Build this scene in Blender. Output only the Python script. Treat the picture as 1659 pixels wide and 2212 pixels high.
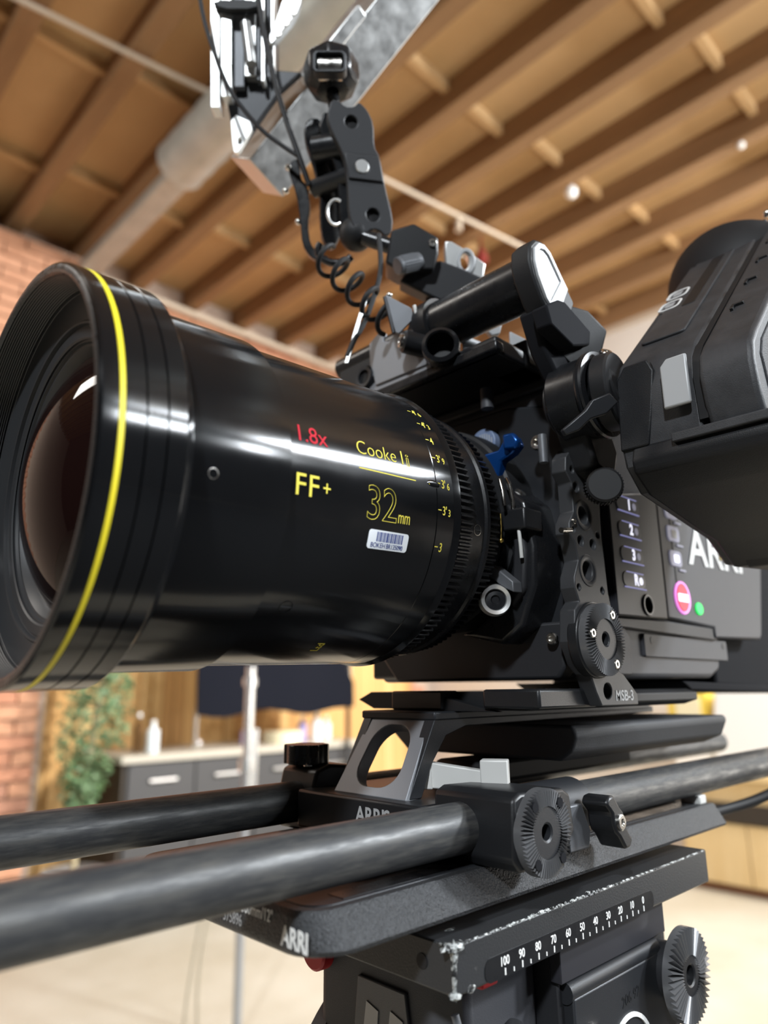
import bpy, bmesh, math, random
from mathutils import Vector, Matrix
random.seed(7)
for _o in list(bpy.data.objects): bpy.data.objects.remove(_o)
SC = bpy.context.scene
COL = SC.collection
# Rig frame (millimetres): x = back along the support rods, y = away from the
# viewer, z = up; the rods lie at z = -109.  World metres: floor at z = 0.
ZF = 1165.0
def W(p): return Vector((p[0]*.001, p[1]*.001, (p[2]+ZF)*.001))

# ---------------------------------------------------------------- camera
cd = bpy.data.cameras.new('phone_camera')
cam = bpy.data.objects.new('phone_camera', cd); COL.objects.link(cam)
cR = Vector((0.7201037, -0.69379999, -0.00960372)); cU = Vector((-0.16172661, -0.18128559, 0.97004126)); cF = Vector((0.67475563, 0.69697712, 0.24275035))
cam.matrix_world = Matrix.Translation(W((-108.5, -249.1, -55.8))) @ Matrix((cR, cU, -cF)).transposed().to_4x4()
cd.sensor_fit = 'VERTICAL'; cd.sensor_height = 34.657; cd.sensor_width = 26.0
cd.lens = 1532.17/2212*34.657
cd.clip_start = .01
cd.dof.use_dof = True; cd.dof.focus_distance = .298; cd.dof.aperture_fstop = cd.lens/3.9
SC.camera = cam

# ---------------------------------------------------------------- world, light, exposure
SC.view_settings.view_transform = 'Standard'; SC.view_settings.look = 'None'
SC.view_settings.gamma = 1.0; SC.view_settings.use_curve_mapping = False
SC.view_settings.exposure = 0.0
wd = bpy.data.worlds.new('room_ambient'); SC.world = wd; wd.use_nodes = True
wd.node_tree.nodes['Background'].inputs[0].default_value = (1, .95, .88, 1)
wd.node_tree.nodes['Background'].inputs[1].default_value = .03
def area(name, loc, target, sx, sy, power, col=(1, .96, .90)):
    l = bpy.data.lights.new(name, 'AREA'); l.shape = 'RECTANGLE'; l.size = sx; l.size_y = sy; l.energy = power; l.color = col
    o = bpy.data.objects.new(name, l); COL.objects.link(o); o.location = loc
    o.rotation_euler = (Vector(target)-Vector(loc)).to_track_quat('-Z', 'Y').to_euler()
    return o
# unseen lamps: panels inferred from highlights and bright surfaces, plus added fills
CW = (.89, .95, 1.)
area('stage_light_rear', (2.85, -2.75, 3.22), (.15, 0, 1.2), .42, .26, 210, CW)
area('stage_light_row', (2.1, -3.3, 3.22), (.1, 0, 1.2), .5, .2, 50, CW)
area('stage_light_row', (2.1, -4.7, 3.22), (.1, 0, 1.2), .5, .4, 95, CW)
area('stage_light_front', (-2.4, -1.5, 3.2), (0, 0, 1.2), .22, .22, 125, CW)
area('fill_light_counter', (4.2, -1.0, 3.3), (2.2, 4.0, .9), .6, .4, 95, (1, .95, .88)).data.spread = math.radians(85)  # unseen fill added to brighten the back wall and counter
area('fill_light_floor', (-1.5, 2.2, 3.6), (1.0, 2.4, 0), 1.2, .4, 30, (1, .95, .88))  # added overhead fill that lifts the floor brightness
area('stage_light_right', (3.5, .0, 3.5), (4.5, 1.4, .6), .5, .4, 55, (1, .97, .93))
area('fill_light_ceiling', (2.6, -1.2, 1.2), (2.6, 1.8, 4.0), 1.2, 1.2, 40, (1, .95, .88))  # added uplight fill that brightens the joists and deck

# ---------------------------------------------------------------- materials
def mat(name, col, rough=.5, metal=0., spec=.5, noise=0., nscale=200., bump=0., bscale=900., coat=0., emit=None, estr=0., trans=0., ior=1.45, col2=None, rvar=0., stretch=None, bdist=.0006):
    m = bpy.data.materials.new(name); m.use_nodes = True
    nt = m.node_tree; b = nt.nodes['Principled BSDF']
    def S(k, v): b.inputs[k].default_value = v
    S('Base Color', (*col, 1)); S('Roughness', rough); S('Metallic', metal); S('Specular IOR Level', spec); S('Coat Weight', coat); S('Coat Roughness', .08)
    S('Transmission Weight', trans); S('IOR', ior)
    if emit: S('Emission Color', (*emit, 1)); S('Emission Strength', estr)
    tc = nt.nodes.new('ShaderNodeTexCoord'); vec = tc.outputs['Object']
    if stretch:
        mp = nt.nodes.new('ShaderNodeMapping'); mp.inputs['Scale'].default_value = stretch
        nt.links.new(vec, mp.inputs[0]); vec = mp.outputs[0]
    if noise > 0 or rvar > 0:
        n = nt.nodes.new('ShaderNodeTexNoise'); n.inputs['Scale'].default_value = nscale; n.inputs['Detail'].default_value = 5; n.inputs['Roughness'].default_value = .6
        nt.links.new(vec, n.inputs[0])
        r = nt.nodes.new('ShaderNodeValToRGB'); c2 = col2 or tuple(max(0, c*(1-noise)) for c in col)
        r.color_ramp.elements[0].position = .35; r.color_ramp.elements[1].position = .68
        r.color_ramp.elements[0].color = (*c2, 1); r.color_ramp.elements[1].color = (*col, 1)
        nt.links.new(n.outputs[0], r.inputs[0])
        if noise > 0: nt.links.new(r.outputs[0], b.inputs['Base Color'])
        if rvar > 0:
            mr = nt.nodes.new('ShaderNodeMapRange'); mr.inputs[1].default_value = .3; mr.inputs[2].default_value = .7
            mr.inputs[3].default_value = max(0, rough-rvar); mr.inputs[4].default_value = min(1, rough+rvar)
            nt.links.new(n.outputs[0], mr.inputs[0]); nt.links.new(mr.outputs[0], b.inputs['Roughness'])
    if bump > 0:
        n2 = nt.nodes.new('ShaderNodeTexNoise'); n2.inputs['Scale'].default_value = bscale; n2.inputs['Detail'].default_value = 3
        nt.links.new(vec, n2.inputs[0])
        bp = nt.nodes.new('ShaderNodeBump'); bp.inputs['Strength'].default_value = bump; bp.inputs['Distance'].default_value = bdist
        nt.links.new(n2.outputs[0], bp.inputs['Height']); nt.links.new(bp.outputs[0], b.inputs['Normal'])
    return m
M = {}
M['lens'] = mat('lens_anodised_black', (.006, .0064, .0072), .17, 0, .5, rvar=.02, nscale=60)
_n = M['lens'].node_tree; _b = _n.nodes['Principled BSDF']; _t = _n.nodes.new('ShaderNodeTangent'); _t.direction_type = 'RADIAL'; _t.axis = 'X'   # circumferential machining marks
_n.links.new(_t.outputs[0], _b.inputs['Tangent']); _b.inputs['Anisotropic'].default_value = .85; _b.inputs['Anisotropic Rotation'].default_value = .25
M['lens_in'] = mat('lens_matte_interior', (.026, .027, .029), .42, 0, .45)
M['rim'] = mat('lens_rim_metal', (.05, .052, .055), .3, .7, .5, rvar=.12, nscale=300)
M['yellow'] = mat('yellow_paint', (.86, .72, .03), .45)
M['yeltext'] = mat('yellow_engraving', (.80, .68, .10), .7, 0, .08)
M['redtext'] = mat('red_engraving', (.55, .03, .045), .7, 0, .08)
M['gear'] = mat('gear_black', (.006, .006, .007), .3, 0, .6, bump=.2, bscale=1500)
M['glass'] = mat('coated_front_glass', (.010, .004, .0035), .03, 0, .3, ior=1.3)
_g = M['glass'].node_tree.nodes['Principled BSDF']; _g.inputs['Thin Film Thickness'].default_value = 0; _g.inputs['Thin Film IOR'].default_value = 1.38
M['glass_in'] = mat('inner_glass_element', (.03, .012, .012), .05, 0, .8)
M['label'] = mat('white_sticker', (.84, .88, .92), .5, 0, .2)
M['ink'] = mat('blue_ink', (.02, .05, .25), .5)
M['black'] = mat('black_anodised', (.012, .0125, .014), .38, 0, .5, bump=.12, bscale=2500)
M['blackm'] = mat('black_matte', (.012, .0125, .014), .55, 0, .4, bump=.15, bscale=2500)
M['blacks'] = mat('black_satin', (.011, .0115, .013), .28, 0, .5, rvar=.06, nscale=120)
M['gun'] = mat('dark_grey_anodised', (.022, .0235, .027), .42, .25, .5, bump=.12, bscale=3000)
M['grey'] = mat('mid_grey_anodised', (.12, .125, .135), .45, .35, .5, bump=.15, bscale=3000)
M['bridge'] = mat('grey_bead_blast', (.27, .28, .30), .5, .45, .5, bump=.2, bscale=4000)
M['body'] = mat('camera_body_grey', (.052, .053, .060), .5, 0, .45, bump=.18, bscale=2600)
M['bodyd'] = mat('camera_body_dark', (.018, .0185, .021), .5, 0, .45, bump=.15, bscale=2600)
M['strip'] = mat('control_strip_dark', (.022, .022, .027), .45, 0, .45)
M['evf'] = mat('viewfinder_black', (.045, .046, .05), .5, 0, .45, noise=.35, nscale=90, bump=.25, bscale=2200)
M['evfd'] = mat('viewfinder_dark', (.009, .0095, .011), .5, 0, .4, bump=.2, bscale=2200)
M['evfg'] = mat('viewfinder_textured_grey', (.055, .057, .062), .6, .1, .35, noise=.3, nscale=700, bump=.6, bscale=1500)
M['pad'] = mat('rubber_pad', (.05, .051, .055), .6, 0, .4, bump=.25, bscale=1800)
M['rubber'] = mat('black_rubber', (.012, .012, .013), .6, 0, .35)
M['dull'] = mat('dull_black', (.011, .0115, .014), .8, 0, .12)
M['steel'] = mat('bright_steel', (.62, .60, .56), .25, 1., .5, rvar=.1, nscale=200)
M['alu'] = mat('bare_aluminium', (.60, .605, .60), .38, .9, .5, noise=.12, nscale=80, rvar=.08)
M['aluw'] = mat('bright_aluminium', (.80, .81, .80), .35, .75, .5)
M['silver'] = mat('pale_key_sheen', (.42, .43, .44), .5, .2)
M['sparkle'] = mat('coarse_powder_coat', (.06, .062, .066), .45, .4, .5, noise=.5, nscale=1500, bump=.9, bscale=1300, bdist=.0008)
M['rosette'] = mat('rosette_steel_black', (.16, .162, .168), .28, .45, .5)
M['gun2'] = mat('side_bracket_grey', (.042, .043, .046), .45, .2, .5, bump=.12, bscale=3000)
M['lever'] = mat('pale_grey_lever', (.58, .58, .56), .5, .1, .4)
M['white'] = mat('white_print', (.80, .80, .78), .55)
M['greyprint'] = mat('grey_print', (.36, .36, .36), .5)
M['blue'] = mat('blue_anodised', (.004, .06, .26), .28, .6, .6)
M['badge'] = mat('blue_badge', (.16, .21, .33), .45)
M['redp'] = mat('red_plastic', (.45, .015, .02), .45)
M['brass'] = mat('brass', (.65, .45, .12), .3, 1.)
M['olive'] = mat('olive_badge', (.22, .15, .01), .5)
M['btn'] = mat('button_dark', (.03, .03, .038), .35)
M['lit'] = mat('lit_white', (.8, .8, .9), .5, emit=(.85, .85, 1), estr=1.1)
M['litblue'] = mat('lit_blue_dim', (.3, .3, .55), .5, emit=(.35, .36, .75), estr=.45)
M['litdim'] = mat('lit_grey_dim', (.3, .3, .38), .4, emit=(.45, .45, .6), estr=.28)
M['litred'] = mat('lit_red', (.8, .05, .08), .5, emit=(1, .06, .09), estr=.75)
M['litpink'] = mat('lit_pink', (.9, .3, .8), .5, emit=(1, .3, .95), estr=.7)
M['litgreen'] = mat('lit_green', (.02, .7, .12), .5, emit=(.02, .9, .14), estr=.8)

def rodmat():
    m = mat('carbon_rod', (.028, .029, .030), .36, 0, .5); nt = m.node_tree; b = nt.nodes['Principled BSDF']
    tc = nt.nodes.new('ShaderNodeTexCoord')
    mp = nt.nodes.new('ShaderNodeMapping'); mp.inputs['Scale'].default_value = (55, 420, 420); nt.links.new(tc.outputs['Object'], mp.inputs[0])
    n = nt.nodes.new('ShaderNodeTexNoise'); n.inputs['Scale'].default_value = 1.; n.inputs['Detail'].default_value = 7; n.inputs['Roughness'].default_value = .65; nt.links.new(mp.outputs[0], n.inputs[0])
    r = nt.nodes.new('ShaderNodeValToRGB'); r.color_ramp.elements[0].color = (.03, .031, .033, 1); r.color_ramp.elements[1].color = (.085, .083, .078, 1); r.color_ramp.elements[0].position = .42; r.color_ramp.elements[1].position = .72
    nt.links.new(n.outputs[0], r.inputs[0]); nt.links.new(r.outputs[0], b.inputs['Base Color'])
    mr = nt.nodes.new('ShaderNodeMapRange'); mr.inputs[1].default_value = .35; mr.inputs[2].default_value = .7; mr.inputs[3].default_value = .55; mr.inputs[4].default_value = .30
    nt.links.new(n.outputs[0], mr.inputs[0]); nt.links.new(mr.outputs[0], b.inputs['Roughness'])
    return m
M['rod'] = rodmat()
def wearmat():   # black enamel with scattered bare-metal chips and streaks
    m = mat('worn_black_enamel', (.016, .017, .018), .38, 0, .5, bump=.15, bscale=1200); nt = m.node_tree; b = nt.nodes['Principled BSDF']
    tc = nt.nodes.new('ShaderNodeTexCoord')
    n = nt.nodes.new('ShaderNodeTexNoise'); n.inputs['Scale'].default_value = 260; n.inputs['Detail'].default_value = 8; n.inputs['Roughness'].default_value = .7; nt.links.new(tc.outputs['Object'], n.inputs[0])
    r = nt.nodes.new('ShaderNodeValToRGB'); r.color_ramp.elements[0].position = .66; r.color_ramp.elements[1].position = .72
    r.color_ramp.elements[0].color = (.028, .029, .031, 1); r.color_ramp.elements[1].color = (.09, .09, .09, 1)
    nt.links.new(n.outputs[0], r.inputs[0]); nt.links.new(r.outputs[0], b.inputs['Base Color'])
    return m
M['enamel'] = wearmat()
def chipmat():
    m = mat('chipped_edge_metal', (.45, .46, .45), .5, .3, .5, bump=.8, bscale=900); nt = m.node_tree; b = nt.nodes['Principled BSDF']
    tc = nt.nodes.new('ShaderNodeTexCoord')
    n = nt.nodes.new('ShaderNodeTexNoise'); n.inputs['Scale'].default_value = 420; n.inputs['Detail'].default_value = 8; n.inputs['Roughness'].default_value = .7; nt.links.new(tc.outputs['Object'], n.inputs[0])
    r = nt.nodes.new('ShaderNodeValToRGB'); r.color_ramp.elements[0].position = .44; r.color_ramp.elements[1].position = .56
    r.color_ramp.elements[0].color = (.02, .021, .022, 1); r.color_ramp.elements[1].color = (.52, .54, .53, 1)
    nt.links.new(n.outputs[0], r.inputs[0]); nt.links.new(r.outputs[0], b.inputs['Base Color'])
    return m
M['chip'] = chipmat()

# ---------------------------------------------------------------- geometry helpers (rig millimetres)
def V(*a): return Vector(a if len(a) == 3 else a[0])
class Fr:   # local frame -> rig millimetres
    def __init__(s, o=(0, 0, 0), ex=(1, 0, 0), ey=(0, 1, 0), ez=(0, 0, 1)):
        s.o = V(o); s.ex = V(ex).normalized(); s.ey = V(ey).normalized(); s.ez = V(ez).normalized()
    def __call__(s, x, y, z=0): return s.o + s.ex*x + s.ey*y + s.ez*z
ID = Fr()
def frame_axis(p0, p1):
    d = (V(p1)-V(p0)).normalized(); t = V(0, 0, 1) if abs(d.z) < .9 else V(1, 0, 0)
    a = d.cross(t).normalized(); b = d.cross(a)
    return V(p0), d, a, b
class G:
    def __init__(s): s.bm = bmesh.new()
    def quadstrip(s, rings, cap0=True, cap1=True, closed=False):
        vs = [[s.bm.verts.new(p) for p in r] for r in rings]; n = len(vs[0])
        L = list(range(len(vs)-1)) + ([len(vs)-1] if closed else [])
        for i in L:
            a, b = vs[i], vs[(i+1) % len(vs)]
            for j in range(n): s.bm.faces.new((a[j], a[(j+1) % n], b[(j+1) % n], b[j]))
        if not closed:
            if cap0: s.bm.faces.new(vs[0][::-1])
            if cap1: s.bm.faces.new(vs[-1])
        return s
    def box(s, x0, x1, y0, y1, z0, z1, f=ID):
        c = [f(x, y, z) for z in (z0, z1) for x, y in ((x0, y0), (x1, y0), (x1, y1), (x0, y1))]
        return s.quadstrip([c[:4], c[4:]])
    def hexa(s, lower, upper): return s.quadstrip([[V(p) for p in lower], [V(p) for p in upper]])
    def lathe(s, prof, f=ID, n=64, closed=False):   # prof (axial, radius) along f.ex
        rings = []
        for j in range(n):
            a = 2*math.pi*j/n; rings.append([f(x, -math.cos(a)*r, math.sin(a)*r) for x, r in prof])
        vs = [[s.bm.verts.new(p) for p in r] for r in rings]; m = len(prof)
        for j in range(n):
            A, Bq = vs[j], vs[(j+1) % n]
            for i in range(m if closed else m-1):
                k = (i+1) % m; s.bm.faces.new((A[i], A[k], Bq[k], Bq[i]))
        bmesh.ops.remove_doubles(s.bm, verts=s.bm.verts, dist=1e-5)
        return s
    def cyl(s, p0, p1, r, r2=None, n=32, ch=0.):
        o, d, a, b = frame_axis(p0, p1); L = (V(p1)-V(p0)).length; r2 = r if r2 is None else r2
        prof = [(0, r), (L, r2)] if ch <= 0 else [(0, r-ch), (ch, r), (L-ch, r2), (L, r2-ch)]
        rings = [[o + d*x + (a*math.cos(2*math.pi*j/n) + b*math.sin(2*math.pi*j/n))*q for j in range(n)] for x, q in prof]
        return s.quadstrip(rings)
    def tube(s, path, r, n=12):
        path = [V(p) for p in path]; rings = []; pa = None
        for i, p in enumerate(path):
            d = (path[min(i+1, len(path)-1)] - path[max(i-1, 0)]).normalized()
            if pa is None: pa = d.cross(V(0, 0, 1) if abs(d.z) < .9 else V(1, 0, 0)).normalized()
            pa = (pa - d*pa.dot(d)).normalized(); b = d.cross(pa)
            rr = r[i] if isinstance(r, (list, tuple)) else r
            rings.append([p + (pa*math.cos(2*math.pi*j/n) + b*math.sin(2*math.pi*j/n))*rr for j in range(n)])
        return s.quadstrip(rings)
    def prism(s, pts, f, t0, t1, holes=()):   # outline in f.ex,f.ey; extruded f.ez from t0 to t1
        tmp = bmesh.new()
        for loop in [pts]+list(holes):
            vs = [tmp.verts.new((x, y, 0)) for x, y in loop]
            for i in range(len(vs)): tmp.edges.new((vs[i], vs[(i+1) % len(vs)]))
        if holes: bmesh.ops.triangle_fill(tmp, edges=tmp.edges[:], use_beauty=True)
        else: tmp.faces.new(tmp.verts[:])
        tmp.verts.ensure_lookup_table(); tmp.verts.index_update()
        A = [s.bm.verts.new(f(v.co.x, v.co.y, t0)) for v in tmp.verts]; Bv = [s.bm.verts.new(f(v.co.x, v.co.y, t1)) for v in tmp.verts]
        for fc in tmp.faces:
            ix = [v.index for v in fc.verts]
            s.bm.faces.new([A[i] for i in ix]); s.bm.faces.new([Bv[i] for i in ix[::-1]])
        k = 0
        for loop in [pts]+list(holes):
            n = len(loop)
            for i in range(n): s.bm.faces.new((A[k+i], A[k+(i+1) % n], Bv[k+(i+1) % n], Bv[k+i]))
            k += n
        tmp.free(); return s
    def sphere(s, c, r, f=ID, sz=(1, 1, 1), u=24, v=14):
        rings = []
        for i in range(1, v):
            th = math.pi*i/v; rings.append([V(c)+(f(math.sin(th)*math.cos(2*math.pi*j/u)*r*sz[0], math.sin(th)*math.sin(2*math.pi*j/u)*r*sz[1], math.cos(th)*r*sz[2])-f.o) for j in range(u)])
        vs = [[s.bm.verts.new(p) for p in r_] for r_ in rings]
        for i in range(len(vs)-1):
            for j in range(u): s.bm.faces.new((vs[i][j], vs[i][(j+1) % u], vs[i+1][(j+1) % u], vs[i+1][j]))
        for rr, z in ((vs[0], 1), (vs[-1], -1)):
            p = s.bm.verts.new(V(c)+(f(0, 0, z*r*sz[2])-f.o))
            for j in range(u): s.bm.faces.new((rr[j], rr[(j+1) % u], p))
        return s
def circ(cx, cy, r, n=24, r2=None):
    return [(cx+math.cos(2*math.pi*i/n)*r, cy+math.sin(2*math.pi*i/n)*(r2 or r)) for i in range(n)]
def rrect(x0, x1, y0, y1, r, n=5):
    o = []
    for cx, cy, a0 in ((x1-r, y1-r, 0), (x0+r, y1-r, 90), (x0+r, y0+r, 180), (x1-r, y0+r, 270)):
        for i in range(n+1):
            a = math.radians(a0+90*i/n); o.append((cx+r*math.cos(a), cy+r*math.sin(a)))
    return o
def worldloc(o):
    l = Vector((0, 0, 0))
    while o: l = l + o.location; o = o.parent
    return l
def finish(bm, name, material, parent=None, bev=0., seg=2, ang=32., base=None, metres=False):
    bmesh.ops.recalc_face_normals(bm, faces=bm.faces)
    for f in bm.faces: f.smooth = True
    lim = math.radians(ang)
    for e in bm.edges:
        if len(e.link_faces) != 2 or e.calc_face_angle(0) > lim: e.smooth = False
    if not metres:
        for v in bm.verts: v.co = W(v.co)
    if parent is not None: org = worldloc(parent)
    else:
        xs = [v.co for v in bm.verts]; org = Vector(((min(c.x for c in xs)+max(c.x for c in xs))/2, (min(c.y for c in xs)+max(c.y for c in xs))/2, min(c.z for c in xs)))
    for v in bm.verts: v.co -= org
    me = bpy.data.meshes.new(name); bm.to_mesh(me); bm.free(); me.materials.append(material)
    o = bpy.data.objects.new(name, me); COL.objects.link(o)
    if parent is not None: o.parent = parent
    else: o.location = org
    if bev > 0:
        b = o.modifiers.new('edge_bevel', 'BEVEL'); b.width = bev*.001 if not metres else bev; b.segments = seg; b.limit_method = 'ANGLE'; b.angle_limit = math.radians(35); b.use_clamp_overlap = True; b.harden_normals = False
    return o
def part(name, g, material, parent, bev=0., label=None, **k):
    o = finish(g.bm, name, M[material] if isinstance(material, str) else material, parent, bev, **k)
    if label: o['label'] = label
    return o
def thing(name, label, cat, loc, group=None):
    o = bpy.data.objects.new(name, None); COL.objects.link(o); o.location = W(loc); o.empty_display_size = .02
    o['label'] = label; o['category'] = cat
    if group: o['group'] = group
    return o
def tag(o, label, cat, group=None):
    o['label'] = label; o['category'] = cat
    if group: o['group'] = group
    return o
def text(name, s, size, put, material, parent, outline=0., xs=1., bold=0., thick=.12, spacing=1., sub=0.):
    """lettering as a thin solid; put(u, v, h) maps text millimetres + height to rig millimetres"""
    c = bpy.data.curves.new(name, 'FONT'); c.body = s; c.size = size/.69; c.space_character = spacing; c.offset = bold; c.resolution_u = 4
    if outline > 0: c.fill_mode = 'NONE'; c.bevel_depth = outline; c.bevel_resolution = 0
    o = bpy.data.objects.new(name, c); COL.objects.link(o)
    me = o.to_mesh(); bm = bmesh.new(); bm.from_mesh(me); o.to_mesh_clear(); bpy.data.objects.remove(o); bpy.data.curves.remove(c)
    bmesh.ops.remove_doubles(bm, verts=bm.verts, dist=1e-4)
    if outline <= 0 and thick > 0:
        r = bmesh.ops.extrude_face_region(bm, geom=bm.faces[:])
        for v in [e for e in r['geom'] if isinstance(e, bmesh.types.BMVert)]: v.co.z += thick
    if sub > 0:
        for _ in range(3):
            L = [e for e in bm.edges if e.calc_length() > sub]
            if not L: break
            bmesh.ops.subdivide_edges(bm, edges=L, cuts=1, use_grid_fill=False)
        bmesh.ops.triangulate(bm, faces=bm.faces[:])
    for v in bm.verts: v.co = put(v.co.x*xs, v.co.y, v.co.z)
    return finish(bm, name, M[material] if isinstance(material, str) else material, parent)
def flat(f, h=0.): return lambda u, v, t: f(u, v, h+t)
def screw(parent, p, d, r=2.2, h=1.2, m='steel', name='screw'):
    """socket-head screw: p on the surface, d outward"""
    d = V(d).normalized(); o, dd, a, b = frame_axis(p, V(p)+d); f = Fr(p, d, a, b)
    g = G().lathe([(0, 0), (0, r), (h*.7, r), (h, r*.85), (h, r*.5), (h*.45, r*.42), (h*.4, 0)], f, 16)
    return part(name, g, m, parent)
def rosette(parent, c, d, up, R=16., rin=9.4, teeth=60, depth=1.5, hole=3.2, base=4., mbase='black', mring='rosette', name='rosette'):
    """toothed coupling: c = face centre, d = outward normal"""
    f = Fr(c, d, V(d).cross(V(up)), up)
    bm = bmesh.new(); n = teeth*2; rows = []
    for j in range(n):
        a = 2*math.pi*j/n; t = 0 if j % 2 == 0 else -depth
        rows.append([f(t*.85, math.cos(a)*rin, math.sin(a)*rin), f(t, math.cos(a)*R, math.sin(a)*R), f(-depth-base*.4, math.cos(a)*R, math.sin(a)*R), f(-depth-base, math.cos(a)*R, math.sin(a)*R)])
    vs = [[bm.verts.new(p) for p in r] for r in rows]
    for j in range(n):
        A, B_ = vs[j], vs[(j+1) % n]
        for i in range(3): bm.faces.new((A[i], A[i+1], B_[i+1], B_[i]))
    bm.faces.new([v[3] for v in vs])
    o = finish(bm, name, M[mring], parent, ang=12)
    g = G().lathe([(-2., rin+.1), (-.9, rin), (-.9, hole+.8), (-1.4, hole), (-6, hole), (-6, 0)], f, 40)
    q = finish(g.bm, 'rosette_hub', M[mbase], o)
    return o
def spl(pts, n=8):
    P = [V(p) for p in pts]; out = []
    for i in range(len(P)-1):
        p0, p1, p2, p3 = P[max(i-1, 0)], P[i], P[i+1], P[min(i+2, len(P)-1)]
        for k in range(n):
            t = k/n; out.append(.5*((2*p1)+(p2-p0)*t+(2*p0-5*p1+4*p2-p3)*t*t+(3*p1-p0-3*p2+p3)*t**3))
    out.append(P[-1]); return out
# ================================================================ room shell
def noisemat(name, c1, c2, scale, rough=.7, stretch=None, bump=0., det=6, p0=.35, p1=.65, bdist=.004):
    return mat(name, c1, rough, 0, .3, noise=.5, nscale=scale, col2=c2, stretch=stretch, bump=bump, bscale=scale*4, bdist=bdist)
M['floor'] = noisemat('cream_concrete', (.56, .53, .45), (.46, .42, .33), 1.6, .55)
M['deck'] = noisemat('plywood_deck', (.52, .335, .165), (.44, .275, .125), 1.2, .7)
M['joist'] = noisemat('joist_timber', (.30, .175, .085), (.22, .125, .06), 2.2, .7, stretch=(6, .5, 6))
M['wallw'] = noisemat('white_plaster', (.74, .70, .64), (.70, .66, .60), 2., .8)
M['wallb'] = noisemat('dark_unseen_wall', (.035, .028, .026), (.025, .02, .02), 1.2, .9)  # unseen walls made dark so the lens reflects a dark room
M['mortar'] = noisemat('mortar', (.52, .40, .32), (.45, .34, .27), 30, .9)
M['brickA'] = noisemat('brick_red', (.52, .25, .155), (.43, .195, .12), 14, .85)
M['brickB'] = noisemat('brick_orange', (.60, .32, .20), (.50, .25, .15), 14, .85)
M['brickC'] = noisemat('brick_brown', (.42, .215, .145), (.36, .18, .12), 14, .85)
M['plankA'] = noisemat('pine_plank', (.74, .46, .19), (.64, .37, .14), 3, .6, stretch=(9, 9, .6))
M['plankB'] = noisemat('pine_plank_pale', (.80, .54, .25), (.70, .44, .18), 3, .6, stretch=(9, 9, .6))
M['plankC'] = noisemat('pine_plank_dark', (.62, .36, .14), (.5, .27, .1), 3, .6, stretch=(9, 9, .6))
M['cab'] = mat('charcoal_laminate', (.055, .055, .058), .5)
M['cabside'] = mat('dark_brown_board', (.035, .027, .02), .6)
M['ctop'] = mat('pale_worktop', (.44, .41, .35), .5)
M['maple'] = noisemat('maple_veneer', (.72, .55, .30), (.66, .48, .24), 2.5, .55, stretch=(5, 5, .7))
M['duct'] = mat('galvanised_duct', (.50, .53, .50), .45, .5, noise=.2, nscale=8)
M['pipe'] = mat('pale_conduit', (.55, .46, .36), .6)
M['leaf'] = mat('leaf_green', (.10, .19, .075), .55, noise=.5, nscale=9, col2=(.17, .26, .14))
M['bark'] = mat('pale_bark', (.45, .38, .24), .8)
M['pot'] = mat('pot_grey', (.25, .24, .23), .7)
M['navy'] = mat('black_cloth', (.007, .008, .013), .9, 0, .1)
M['chrome'] = mat('chrome', (.85, .86, .86), .22, .8)
M['clear'] = mat('pale_clear_plastic', (.75, .82, .86), .15, 0, .6)
M['whitep'] = mat('white_plastic', (.85, .86, .85), .35)
M['cream'] = mat('cream_plastic', (.78, .72, .50), .5)
M['purple'] = mat('lilac_plastic', (.30, .27, .52), .45)
M['yellowp'] = mat('yellow_cardboard', (.80, .60, .10), .6)
M['amber'] = mat('brown_bottle', (.12, .06, .02), .25)
def struct(o): o['kind'] = 'structure'; return o
X0, X1, Y0, Y1, ZC = -5200., 4560., -5200., 4060., 2750.
fl_ = struct(part('floor', G().box(X0, X1, Y0, Y1, -1265, -1165), 'floor', None))
part('added_dark_mat', G().box(-4200, 4300, -5000, -430, -1165, -1158), mat('added_mat_black', (.02, .02, .022), .7), fl_)  # unseen mat added to darken the lens reflections and floor bounce
cl = struct(part('ceiling', G().box(X0, X1, Y0, Y1, ZC, ZC+60), 'deck', None))
struct(part('wall_right', G().box(X1, X1+80, Y0, Y1, -1165, ZC), 'wallw', None))
struct(part('wall_left', G().box(X0-80, X0, Y0, Y1, -1165, ZC), 'wallb', None))
struct(part('wall_front', G().box(X0, X1, Y0-80, Y0, -1165, ZC), 'wallb', None))
wb = struct(part('wall_back', G().box(X0, X1, Y1, Y1+80, -1165, ZC), 'mortar', None))
struct(part('trim_1', G().box(X1-30, X1, Y0, Y1, 2560, 2600), 'pipe', None))
# joists and blocking between them
jm = None
xs = [880+405*k for k in range(-14, 10)]
for x in xs:
    g = G().box(x-42, x+42, Y0, Y1, 2600, ZC)
    if jm is None:
        jm = part('joist', g, 'joist', cl); jx = x
    else:
        g.bm.free(); o = jm.copy(); COL.objects.link(o); o.parent = cl; o.location.x = (x-jx)*.001
bk = None
for row in (-1050, -200, 650, 1500, 2330, 3180):
    for x in xs[11:]:
        y = row-.12*(x-1950)+(40 if (int(x)//405) % 2 else 0)
        if bk is None:
            bk = part('blocking', G().box(x+42, x+363, y-18, y+18, 2690, ZC), 'deck', cl); b0 = (x, y)
        else:
            o = bk.copy(); COL.objects.link(o); o.parent = cl; o.location.x = (x-b0[0])*.001; o.location.y = (y-b0[1])*.001
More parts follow.
